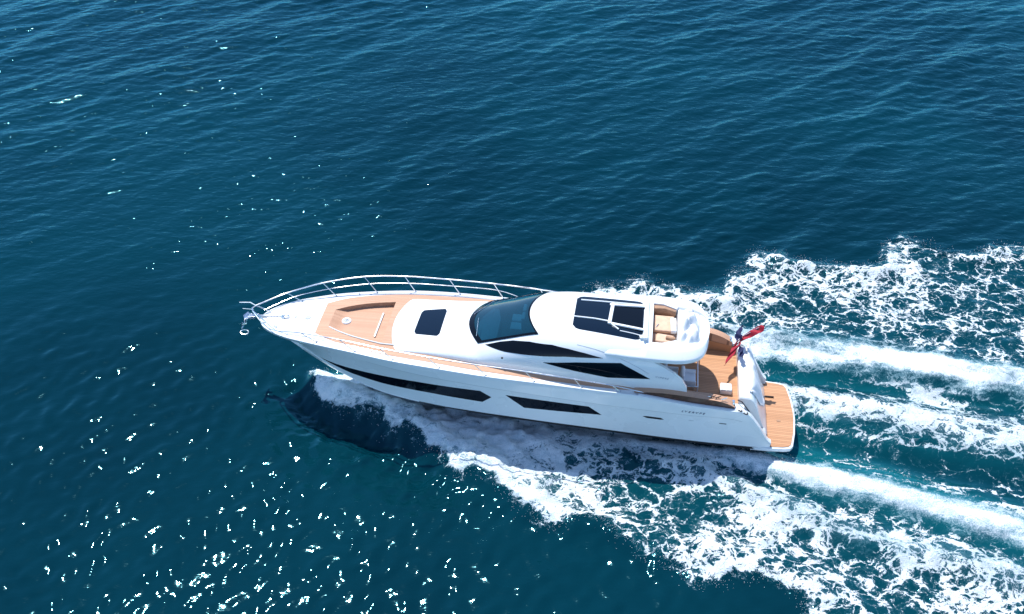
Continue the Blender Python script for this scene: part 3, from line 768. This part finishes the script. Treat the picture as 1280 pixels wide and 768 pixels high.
supside = lambda x, z: sup_inv(float(x), float(z))[0]
for s in (-1, 1):
    side_patch('saloon_window', [(8.98,3.87),(9.53,4.07),(10.0,4.21),(10.6,4.33),(11.42,4.405),(12.0,4.375),(12.6,4.30),(13.25,4.19)], [(8.98,3.87),(9.71,3.89),(10.45,3.95),(11.2,4.03),(11.9,4.12),(13.25,4.19)], M['glass'], supside, s, off=.010, nx_=30)
    side_patch('saloon_window', [(11.15,3.79),(12.32,3.95),(13.88,4.08),(14.4,3.83),(14.96,3.54)], [(11.15,3.79),(12.34,3.57),(13.48,3.42),(14.96,3.54)], M['glass'], supside, s, off=.010, nx_=26)
    k = MB(); k.lathe([(0,.02),(.035,.018),(.04,0)], (0,0,0), 12)
    k.v = [(9.66+v[0], s*(float(supside(9.66,3.69+0))+.0+v[2]), 3.69+v[1]) for v in k.v]; k.build('deck_light', M['black'], yacht)

for s in (-1, 1):
    k = MB(); pp = curve([(12.3,4.50),(13.0,4.42),(13.6,4.29),(14.2,4.10),(14.6,3.92),(14.88,3.76)])
    k.tube([(x, s*(supside(x, float(pp(x)))+.001), float(pp(x))) for x in np.linspace(12.3, 14.88, 18)], .010, 5); k.build('panel_seam', M['grey'], yacht)

# flybridge deck: overhang with moulded coaming and a sunken seating well
fly_w = curve([(12.0,1.15),(12.6,1.40),(13.4,1.64),(14.5,1.73),(15.6,1.72),(16.2,1.62),(16.55,1.43),(16.78,1.10),(16.88,.72),(16.92,.3),(16.93,.06)])
def flybridge():
    mb = MB()
    xv = np.concatenate([np.arange(12.0, 14.72, .17), [14.74, 14.80], np.arange(14.9, 15.7, .12), [15.74, 15.80], np.arange(15.95, 16.5, .1), [16.56,16.64,16.72,16.8,16.86,16.9,16.93]])
    for s in (-1, 1):
        rows = []
        for x in xv:
            w = float(fly_w(x)); q = w/1.72
            well = 14.77 < x < 15.77
            zt = 4.50 + .12*min(1, max(0, (x-14.2)/.5)) - .10*max(0, (x-16.3))
            if x < 14.7: zt = min(zt, 4.48)
            zf = 4.20 if well else zt - (.10 if x > 14.7 else .0)
            wy_ = .96*q + (.0 if well else 0)
            if well: wy_ = 1.05 - .22*max(0, (x-15.25))/.5
            lip = .12*min(1, max(0, (x-12)/1.6))
            r_ = [(0, zf), (wy_*.5, zf), (wy_-.03, zf), (wy_, zf+.02), (wy_+.01, zt-.02), (wy_+.04, zt), ((wy_+w-.2)/2, zt+.01), (w-.24, zt-.02), (w-.13, 4.46), (w-.03, 4.42), (w, 4.37), (w-.005, 4.37-lip), (w-.06, 4.33-lip), (w-.25, 4.18), (0, 4.12)]
            dr = .34*max(0, (13.7-x)/1.7)**1.3
            rows.append([(x, s*max(y, 0), z-dr) for y, z in r_])
        mb.grid(rows)
    mb.build('flybridge', M['gel'], yacht, auto=50)
    f = MB(); f.slab([(14.80,-1.02),(15.3,-1.02),(15.72,-.84),(15.72,.84),(15.3,1.02),(14.80,1.02)], 4.205, 4.24); f.build('flybridge_floor', M['beige'], yacht)
    w = MB()
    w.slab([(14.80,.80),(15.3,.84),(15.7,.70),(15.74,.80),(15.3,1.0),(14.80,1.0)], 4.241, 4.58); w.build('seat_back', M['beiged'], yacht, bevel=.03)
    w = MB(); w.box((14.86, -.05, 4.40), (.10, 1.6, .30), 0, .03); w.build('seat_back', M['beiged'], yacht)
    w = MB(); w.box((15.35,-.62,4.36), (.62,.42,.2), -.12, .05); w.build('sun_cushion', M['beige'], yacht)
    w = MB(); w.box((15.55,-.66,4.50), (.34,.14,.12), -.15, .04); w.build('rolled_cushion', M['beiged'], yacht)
    w = MB(); w.box((15.30, .25, 4.33), (.75, .85, .14), 0, .05); w.build('sun_cushion', M['beige'], yacht)
    w = MB(); w.box((15.64, .02, 4.50), (.20, .72, .16), .05, .03); w.box((15.64,.02,4.36), (.08,.2,.2)); w.build('flybridge_table', M['gel'], yacht)
    w = MB(); w.tube([(15.12,.14,4.40),(15.10,.12,4.43),(15.05,.02,4.43),(15.02,-.04,4.40)], .016, 6); w.build('grab_handle', M['grey'], yacht)
    k = MB(); k.tube([(16.55,y,4.545) for y in np.linspace(-.2,1.05,6)], .008, 5); k.build('flybridge_seam', M['grey'], yacht)
flybridge()

# crumpled canvas cover on the flybridge
def crumple(name, x0, x1, y0, y1, zb, h, label, cat, seed, mat, n=56, fold=.06, shape=None, bas=None):
    r = np.random.default_rng(seed); P = []
    for i in range(n+1):
        row = []
        for j in range(n+1):
            u, v = i/n, j/n
            a, b = 2*u-1, 2*v-1
            m_ = max(abs(a), abs(b)); l = math.hypot(a, b)
            k = (m_/l if l else 0); ca, cb = a*k, b*k
            ca, cb = ca*.75+a*.25, cb*.75+b*.25
            wob = 1+.10*math.sin(3*math.atan2(b, a)+seed)+.05*math.sin(7*math.atan2(b, a)+2*seed)
            x = (x0+x1)/2 + ca*wob*(x1-x0)/2; y = (y0+y1)/2 + cb*wob*(y1-y0)/2
            rr = max(abs(a), abs(b))
            f = (1-rr**3.2)
            rid = 0
            rid += fold*abs(float(vnoise(np.array(x*2+1), np.array(y*2-x*1.5), 1.3, seed))-.5)*3
            rid += fold*.6*abs(float(vnoise(np.array(x*3+y*2), np.array(y*1-x), 2.1, seed+3))-.5)*3
            z = (bas(x, y) if bas else zb) + .01 + (h + rid)*f
            row.append((x, y, z))
        P.append(row)
    mb = MB(); mb.grid(P); o = mb.build(name, mat, None, auto=0)
    o.location = BOAT; o.rotation_euler = (0, 0, HEAD)
    return tag(o, label, cat)
crumple('canvas_cover', 15.80, 16.56, -1.10, .88, 4.46, .26, 'crumpled white canvas cover lying on the aft end of the flybridge', 'cover', 3, M['cloth'], fold=.26)

def wing_y(x, z):
    return sup_inv(min(float(x), 14.89), float(np.clip(z, 3.02, 4.6)))[0] - .05*max(0, x-15.1)
# aft quarters: wings beside the cockpit, below the overhang
for s in (-1, 1):
    top = [(14.75,4.24),(15.0,4.20),(15.4,4.04),(15.8,3.80),(16.1,3.52),(16.28,3.20),(16.30,2.98)]
    bt = [(14.75,2.97),(15.2,2.90),(15.9,2.84),(16.2,2.86),(16.30,2.98)]
    side_patch('cockpit_wing', top, bt, M['gel'], wing_y, s, off=.004, th=.12, nz=10)
lettering('VIPERE', 'wing_lettering', 15.12, 3.62, .11, wing_y, M['greyl'], 1.0, -.12)
lettering('LYERVPE', 'hull_lettering', 16.18, 2.33, .15, lambda x, z: float(hull_y(x, z)), M['navy'], .85, -.10, .35)

# cockpit
def cockpit():
    zf = 2.1
    f = MB(); f.slab([(14.9,-1.9),(18.26,-1.72),(18.26,1.72),(14.9,1.9)], zf-.06, zf); f.build('cockpit_floor', M['teak'], yacht)
    for s in (-1, 1):
        c = MB(); xv = np.arange(14.6, 18.41, .2)
        capy = lambda x: float(gun_y(x)) - .05
        c.grid([[(x, s*(capy(x)-.34), zf), (x, s*(capy(x)-.34), float(gun_z(x))+.02), (x, s*(capy(x)-.30), float(gun_z(x))+.035), (x, s*capy(x), float(gun_z(x))+.02), (x, s*capy(x), float(gun_z(x))-.05)] for x in xv])
        c.build('bulwark', M['gel'], yacht)
        # wood lining inside
        l = MB(); l.slab([(15.0, s*(capy(15)-.345)), (18.2, s*(capy(18.2)-.345)), (18.2, s*(capy(18.2)-.37)), (15.0, s*(capy(15)-.37))], zf+.003, lambda x, y: float(gun_z(x))-.06)
        l.build('bulwark_lining', M['wood'] if s < 0 else M['teak'], yacht, smooth=False)
        # raised teak coaming, lens shaped in profile
        rise = curve([(14.45,.01),(15.1,.16),(16.2,.28),(17.2,.29),(17.8,.20),(18.1,.05)])
        k = MB(); P = []; Q = []
        for x in np.arange(14.45, 18.11, .15):
            g = float(gun_z(x)) + .022; h = float(rise(x)); o_ = capy(x) - .07; i_ = o_ - .30
            P.append([(x, s*o_, g), (x, s*(o_-.01), g+h-.012)]); Q.append([(x, s*(o_-.01), g+h-.012), (x, s*(o_+.012), g+h), (x, s*i_, g+h+.01), (x, s*i_, g-.3)])
        k.grid(P); cm = k.build('coaming_side', M['wood'], yacht)
        k = MB(); k.grid(Q); k.build('coaming_cap', M['teakp'], yacht)
    # cleats, winch, fairleads on the port coaming
    def cleat(x, y, z, rz, mat='steel', sc=1.0):
        k = MB(); c_, s_ = math.cos(rz), math.sin(rz)
        k.tube([(x-.13*sc*c_, y-.13*sc*s_, z+.065*sc), (x-.06*sc*c_, y-.06*sc*s_, z+.055*sc), (x+.06*sc*c_, y+.06*sc*s_, z+.055*sc), (x+.13*sc*c_, y+.13*sc*s_, z+.065*sc)], [.012*sc,.018*sc,.018*sc,.012*sc], 8)
        for q_ in (-.045, .045): k.tube([(x+q_*sc*c_, y+q_*sc*s_, z-.005), (x+q_*sc*c_, y+q_*sc*s_, z+.055*sc)], .014*sc, 8)
        return k.build('cleat', M[mat], yacht)
    for x, y in ((17.22,-1.80), (17.40,-1.78), (17.62,-1.80)): cleat(x, y, float(gun_z(x))+.31, .5, 'black' if x < 17.5 else 'steel')
    cleat(17.02, -1.80, float(gun_z(17))+.24, .2)
    k = MB(); k.lathe([(.0,.13),(.05,.13),(.06,.10),(.04,.06),(.07,.0)], (17.98,-1.68, 2.60), 18); k.build('mooring_winch', M['steel'], yacht)
    k = MB(); k.lathe([(.0,.13),(.05,.13),(.06,.10),(.04,.06),(.07,.0)], (17.98,1.66, 2.60), 18); k.build('mooring_winch', M['steel'], yacht)
    k = MB(); k.tube([(18.15+.0, -1.52, 2.62),(18.28,-1.62,2.66),(18.45,-1.72,2.50),(18.58,-1.70,2.30),(18.72,-1.66,2.05)], .022, 8); k.build('quarter_rail', M['rope'], yacht)
    for a, b in (((18.22,-1.86,2.48),(.17)), ((18.42,-1.90,2.40),(.20))):
        k = MB(); k.tube([(a[0]+b*.5*math.cos(t), a[1]+b*.5*math.sin(t)*.8, a[2]+.02-.05*math.cos(t)) for t in np.linspace(-2.2, .6, 10)], .022, 8); k.build('fairlead', M['black'], yacht)
    # transom moulding
    tz = lambda x: float(curve([(18.2,2.42),(18.62,2.40),(18.80,2.25),(19.1,1.55),(19.45,.75),(19.6,.60)])(x))
    k = MB(); rows = []
    for x in (18.24, 18.27, 18.40, 18.60, 18.70, 18.80, 18.95, 19.1, 19.25, 19.4, 19.52):
        z = tz(x); z = z if x != 18.24 else z-.05
        w0, w1 = -1.18, 1.62 - .25*max(0, x-18.6)
        rows.append([(x, w0, .55), (x, w0, z-.04), (x, w0+.04, z), (x, (w0+w1)/2, z+.03), (x, w1-.04, z), (x, w1, z-.04), (x, w1, .55)])
    k.grid(rows); r0, r1 = rows[0], rows[-1]
    k.add(r0, [tuple(range(7))]); k.add(r1, [tuple(range(7))])
    k.build('transom', M['gel'], yacht, auto=40)
    k = MB(); k.grid([[(18.25, y, 2.12), (18.25, y, 2.36)] for y in (-1.15, 1.55)]); 
    # steps down to the platform on the port side
    for i, (x0, x1, z) in enumerate(((18.26,18.62,1.85), (18.62,18.98,1.42), (18.98,19.40,1.0))):
        k = MB(); k.slab([(x0+.003,-1.72),(x1,-1.72),(x1,-1.185),(x0+.003,-1.185)], .56, z); k.build('step', M['grey'], yacht, bevel=.012)
    # quarters: inner faces of the hull's aft corners
    for s in (-1, 1):
        k = MB(); xv = np.concatenate([np.arange(18.3, 19.6, .1), [19.6]])
        k.grid([[(x, s*(float(gun_y(x))-.05), float(gun_z(x))-.002), (x, s*(float(gun_y(x))-.10), float(gun_z(x))+.02), (x, s*(float(gun_y(x))-.19), float(gun_z(x))), (x, s*(float(gun_y(x))-.20), .56)] for x in xv])
        k.build('quarter', M['gel'], yacht)
cockpit()

# bathing platform
def platform():
    outl = [(18.9,-1.80),(19.55,-1.79),(20.15,-1.74),(20.36,-1.68),(20.46,-1.55),(20.58,-.9),(20.64,-.2),(20.64,.2),(20.58,.9),(20.46,1.55),(20.36,1.68),(20.15,1.74),(19.55,1.79),(18.9,1.80)]
    k = MB(); k.slab(outl, .38, .545); k.build('bathing_platform', M['gel'], yacht, bevel=.03)
    k = MB(); k.slab([(x-.07 if x > 19 else x, y*.955) for x, y in outl], .546, .566); k.build('platform_planking', M['teak'], yacht, smooth=False)
    k = MB(); k.box((19.72,.86,.60), (.34,.045,.06), 0, .01); k.build('platform_cleat', M['black'], yacht)
    k = MB(); k.box((20.0,-.35,.574), (.14,.10,.012), .2, .003); k.build('platform_drain', M['beiged'], yacht)
platform()

# rails, each side: raked stanchions, top and middle rail
def rails():
    base = [(1.40,.98),(2.66,1.38),(4.22,1.74),(5.70,1.98),(7.45,2.12),(9.15,2.19),(10.9,2.2),(12.6,2.19),(13.95,2.14)]
    topd = [(-.62,.30),(-.52,.52),(-.50,.66),(-.42,.66),(-.43,.62),(-.40,.62),(-.32,.58),(-.28,.50),(-.30,.38)]
    for s in (-1, 1):
        tops = []; k_st = []
        hf = 1.0 if s > 0 else .92
        for (x, y), (dx, h) in zip(base, topd):
            b = Vector((x, s*(y-.03), deck_z(x, y)))
            t = Vector((x+dx, s*(y+.06), float(gun_z(x))+h*hf)); tops.append(t)
            k = MB(); k.tube([b, t], .017 if s > 0 else .014, 8); k.lathe([(.04,.0),(.04,.012),(.02,.03)], b, 10); k.build('stanchion', M['steel'], yacht)
        bow = Vector((-.20, s*.16, 3.44))
        endp = Vector((14.9, s*2.02, float(gun_z(14.9))+.05))
        P = [bow] + tops + [endp]
        def spl(P, n=8):
            o_ = []
            for i in range(len(P)-1):
                p0, p1, p2, p3 = P[max(i-1,0)], P[i], P[i+1], P[min(i+2,len(P)-1)]
                for j in range(n):
                    t = j/n; o_.append(.5*((2*p1)+(p2-p0)*t+(2*p0-5*p1+4*p2-p3)*t*t+(-p0+3*p1-3*p2+p3)*t**3))
            o_.append(P[-1]); return o_
        k = MB(); k.tube(spl(P), .026 if s > 0 else .020, 8); k.build('top_rail', M['steel'], yacht)
        mid = [Vector((.10, s*.2, 3.22))] + [(Vector((b[0], s*(b[1]-.03), deck_z(*b)))*.45 + t*.55) for b, t in zip(base, tops)][:(7 if s > 0 else 4)]
        if s > 0: mid = mid[:-1] + [Vector((10.0, 2.2, float(gun_z(10))+.03))]
        k = MB(); k.tube(spl(mid), .015, 8); k.build('middle_rail', M['steel'], yacht)
        k = MB(); k.tube([(-.20, s*.16, 3.44), (.02, s*.22, 3.30), (.30, s*.30, 3.08)], .024, 8); k.build('pulpit_leg', M['steel'], yacht)
    k = MB(); k.tube([(-.20,-.16,3.44),(-.27,0,3.44),(-.20,.16,3.44)], .026, 8); k.build('pulpit_bow', M['steel'], yacht)
    k = MB(); k.tube([(-.20,.16,3.46),(-.42,.25,3.50),(-.85,.22,3.48)], .020, 8); k.tube([(-.24,.02,3.36),(-.45,.05,3.34),(-.68,.04,3.34)], .014, 8); k.build('anchor_davit', M['steel'], yacht)
rails()

# anchor hanging in the bow roller, windlass and deck fittings
def bow_gear():
    k = MB(); k.box((-.16, .0, 2.96), (.62, .16, .04), 0, .01)
    for y in (-.09, .09): k.box((-.30, y, 3.02), (.42, .02, .14), 0, .005)
    k.lathe([(.02,-.07),(.06,-.07),(.045,0),(.06,.07),(.02,.07)], (0,0,0), 14); n = 14*5
    k.v[-n:] = [(-.44+v[0], v[2], 3.0+v[1]) for v in k.v[-n:]]
    k.build('bow_roller', M['steel'], yacht)
    a = MB()
    a.tube([(.25,0,3.12),(-.35,-.02,3.08),(-.62,-.06,2.92),(-.66,-.10,2.66)], [.035,.04,.045,.05], 10)
    for s in (-1, 1):
        a.tube([(-.64,-.10,2.68),(-.70,-.10+s*.18,2.80),(-.60,-.10+s*.30,3.00)], [.05,.045,.02], 8)
        a.add([(-.70,-.1+s*.12,2.80),(-.78,-.1+s*.24,2.90),(-.58,-.1+s*.34,3.04),(-.52,-.1+s*.22,2.88)], [(0,1,2,3),(3,2,1,0)])
    a.tube([(-.66,-.42,2.72),(-.66,.22,2.72)], .025, 8)
    a.tube([(-.55+.16*math.cos(t), -.50+.10*math.sin(t), 2.62+.03*math.sin(t)) for t in np.linspace(0, 6.28, 18)], .018, 6)
    a.build('anchor', M['steel'], yacht)
    c = MB()
    for i in range(11):
        x = .25+i*.06; z = deck_z(x, 0)+.03
        c.tube([(x+.035*math.cos(t), .014*math.sin(t)*(1 if i % 2 else .3), z+.014*math.sin(t)*(.3 if i % 2 else 1)) for t in np.linspace(0, 6.28, 9)], .008, 5)
    c.build('anchor_chain', M['steel'], yacht)
    w = MB(); z = deck_z(.95, 0); w.lathe([(.0,.17),(.06,.17),(.07,.14),(.045,.10),(.085,.05),(.10,.0)], (.93,-.02,z), 20); w.box((1.06,-.02,z+.05), (.22,.13,.09), .1, .02); w.build('windlass', M['steel'], yacht)
    w = MB(); w.lathe([(0,.02),(.06,.02),(.07,0)], (1.42,.02,deck_z(1.42,0)), 16); w.build('foot_switch', M['grey'], yacht)
    w = MB(); w.lathe([(0,.025),(.10,.025),(.12,0)], (1.93,-.02,deck_z(1.93,0)), 22); w.build('deck_light', M['grey'], yacht)
    for s in (-1, 1):
        w = MB(); x = .78; y = s*.56; z = deck_z(x, y)
        w.tube([(x-.12,y-s*.05,z+.06),(x,y,z+.05),(x+.12,y+s*.06,z+.06)], .014, 8); w.tube([(x-.03,y,z-.01),(x-.03,y,z+.05)], .012, 6); w.tube([(x+.03,y,z-.01),(x+.03,y,z+.05)], .012, 6); w.build('cleat', M['steel'], yacht)
    k = MB(); k.tube([(.35,-.16,deck_z(.35,.1)+.004),(1.2,-.5,deck_z(1.2,.5)+.004),(2.2,-.74,deck_z(2.2,.7)+.004)], .006, 5); k.build('locker_seam', M['beiged'], yacht)
    for (x, y) in ((2.66,1.30),(3.55,1.52),(4.22,1.66),(2.66,-1.30)):
        k = MB(); k.lathe([(0,.05),(.02,.05),(.025,0)], (x, y, deck_z(x, y)), 10); k.build('deck_fitting', M['grey'], yacht)
bow_gear()

# ------------------------------------------------------------------ loose things aboard
def loose(mb, name, mat, label, cat, group=None, **kw):
    o = mb.build(name, mat, None, **kw); o.location = BOAT; o.rotation_euler = (0, 0, HEAD); return tag(o, label, cat, group)
def boat_empty(name, loc, rz=0):
    c_, s_ = math.cos(HEAD), math.sin(HEAD)
    e = empty(name, None, (BOAT[0]+loc[0]*c_-loc[1]*s_, BOAT[1]+loc[0]*s_+loc[1]*c_, loc[2])); e.rotation_euler = (0, 0, HEAD+rz); return e
def armchair(x, y, rz, label):
    e = boat_empty('cockpit_armchair', (x, y, 2.1), rz); tag(e, label, 'armchair', 'white armchairs under the flybridge')
    k = MB(); k.box((0,0,.33), (.50,.52,.16), 0, .04); k.build('seat', M['whitec'], e)
    k = MB(); k.box((-.24,0,.52), (.14,.56,.46), 0, .05); k.build('backrest', M['whitec'], e)
    for s in (-1, 1):
        k = MB(); k.box((0,s*.29,.42), (.50,.08,.26), 0, .03); k.build('armrest', M['whitec'], e)
        for q in (-1, 1):
            k = MB(); k.tube([(q*.2, s*.24, .003), (q*.2, s*.24, .26)], .018, 8); k.build('leg', M['steel'], e)
armchair(15.78, -.45, 0.0, 'white armchair deep under the overhang, the forward one of the pair')
armchair(16.42, -.50, 0.0, 'white armchair nearer the open teak cockpit, the aft one of the pair')
# low white framed screen round the seating
k = MB(); k.tube([(16.76,1.05,2.12),(16.76,1.05,2.42),(16.76,-.30,2.42),(16.76,-.84,2.42),(16.76,-.84,2.12)], .022, 8); k.tube([(16.76,-.84,2.42),(15.9,-.92,2.42),(15.9,-.92,2.12)], .022, 8)
k.build('seating_rail', M['gel'], yacht)
k = MB(); k.box((14.93,0,3.05), (.03,2.6,1.8)); k.build('saloon_door', M['glass'], yacht, smooth=False)
k = MB(); k.box((15.15,.9,2.5), (.5,.9,.78), 0, .03); k.build('cockpit_bar', M['wood'], yacht)
# twin white box on the cockpit floor
e = boat_empty('deck_box', (17.80,-.60,2.1)); tag(e, 'small white twin-lid box on the teak cockpit floor beside the transom seat', 'deck box')
k = MB(); k.box((0,0,.10), (.42,.36,.194), 0, .015); k.build('box_body', M['gel'], e)
for q in (-1, 1): k = MB(); k.box((q*.102,0,.222), (.185,.36,.035), 0, .012); k.build('lid', M['gel'], e)
# white cloth draped over the transom pad
def drape():
    n = 60; P = []
    tz = curve([(18.3,2.44),(18.62,2.43),(18.80,2.27),(19.1,1.62),(19.45,.92),(19.6,.80)])
    for i in range(n+1):
        u = i/n; row = []
        for j in range(n+1):
            v = j/n
            y = 1.70 - 2.55*v
            x0 = 18.60 + .03*math.sin(v*9)
            x1 = float(np.interp(v, [0,.15,.35,.6,.72,.85,1], [18.72,18.95,19.22,19.42,19.40,19.2,18.78])) + .02*math.sin(v*23)
            x = x0 + (x1-x0)*u
            fold = .08*math.sin(v*17+u*3) * u*(1-u)*2 + .10*abs(float(vnoise(np.array(u*2.2), np.array(v*6+u*2), 1.2, 9))-.5)
            z = float(tz(x)) + .045 + (.22*math.sin(math.pi*min(1, u*1.1))*math.exp(-((v-.62)/.24)**2)) + fold
            row.append((x, y, z))
        P.append(row)
    Q = [[(x, y, z-.03) for x, y, z in r_] for r_ in P]
    mb = MB(); mb.grid(P); mb.grid(Q, flip=True)
    ring = [(i,0) for i in range(n)]+[(n,j) for j in range(n)]+[(i,n) for i in range(n,0,-1)]+[(0,j) for j in range(n,0,-1)]
    mb.grid([[P[i][j] for i,j in ring],[Q[i][j] for i,j in ring]], closev=True)
    loose(mb, 'draped_cloth', M['cloth'], 'white cloth draped down the sloping transom above the teak bathing platform', 'cloth', auto=60)
    k = MB(); k.tube([(18.62,y,2.50) for y in np.linspace(-.6,1.6,6)], .008, 5); k.build('transom_seam', M['grey'], yacht)
drape()
# ensign streaming from its raked staff
def ensign():
    e = boat_empty('ensign', (18.02, 1.42, 2.6)); tag(e, 'red, white and blue flag streaming crumpled from a raked staff at the stern', 'flag')
    k = MB(); tip = (1.10,.36,.78); k.tube([(0,0,-.06), tip], .014, 8); k.lathe([(.0,.05),(.03,.03),(.03,-.03),(.0,-.05)], tip, 10)
    k.build('staff', M['rope'], e)
    def ribbon(pts, mi, mb, n=26, amp=.05, ph=0):
        """pts: centre, half-width vector, for a strip of cloth"""
        G = []
        for i in range(n+1):
            t = i/n*(len(pts)-1); a = min(int(t), len(pts)-2); f = t-a
            c = np.array(pts[a][0])*(1-f)+np.array(pts[a+1][0])*f; w = np.array(pts[a][1])*(1-f)+np.array(pts[a+1][1])*f
            row = []
            for j in range(9):
                v = j/4-1; wv = amp*math.sin(i*.55+v*2.2+ph)
                row.append(c + w*v + np.array([wv*.4, -wv*.3, wv]))
            G.append(row)
        G = np.array(G); mb.grid(G, mi=mi)
        mb.grid(G - np.array([0, 0, .006]), mi=mi, flip=True)
    cl = MB()
    # red along the staff with a white edge
    ribbon([((.12,-.05,.2),(.03,.07,.05)),((.55,.14,.42),(-.03,.10,.05)),((.85,.24,.62),(-.03,.13,.06)),((1.08,.30,.74),(-.02,.10,.06))], 0, cl, ph=0)
    ribbon([((.20,.06,.22),(.01,.02,.01)),((.55,.22,.46),(.01,.03,.01)),((1.0,.38,.72),(.0,.02,.01))], 2, cl, ph=1)
    # red tail blowing forward over the cockpit
    ribbon([((.22,-.10,.30),(.11,.05,.05)),((.10,-.38,.26),(.13,.03,.04)),((-.08,-.80,.20),(.11,.03,.03)),((-.32,-1.32,.14),(.01,.0,0))], 0, cl, ph=2)
    ribbon([((.20,-.04,.34),(.03,.01,.01)),((.18,-.20,.33),(.03,.01,.0)),((.16,-.32,.28),(.02,.01,.0))], 2, cl, ph=.5)
    # blue canton standing up, and its lower corner
    ribbon([((.20,-.10,.36),(.12,.06,.02)),((.18,.20,.48),(.12,.03,.02)),((.36,.58,.56),(.02,.0,0))], 1, cl, ph=3)
    ribbon([((.24,-.28,.30),(.05,0,.02)),((.30,-.62,.24),(.09,0,.02)),((.32,-.86,.2),(.05,0,.01))], 1, cl, ph=1.4)
    cl.build('flag_cloth', [M['red'], M['blue'], M['wbunt']], e, auto=70)
ensign()
for o in list(bpy.data.objects):
    if o.parent is None and o.type == 'MESH' and not o.get('label'): print('UNTAGGED', o.name)
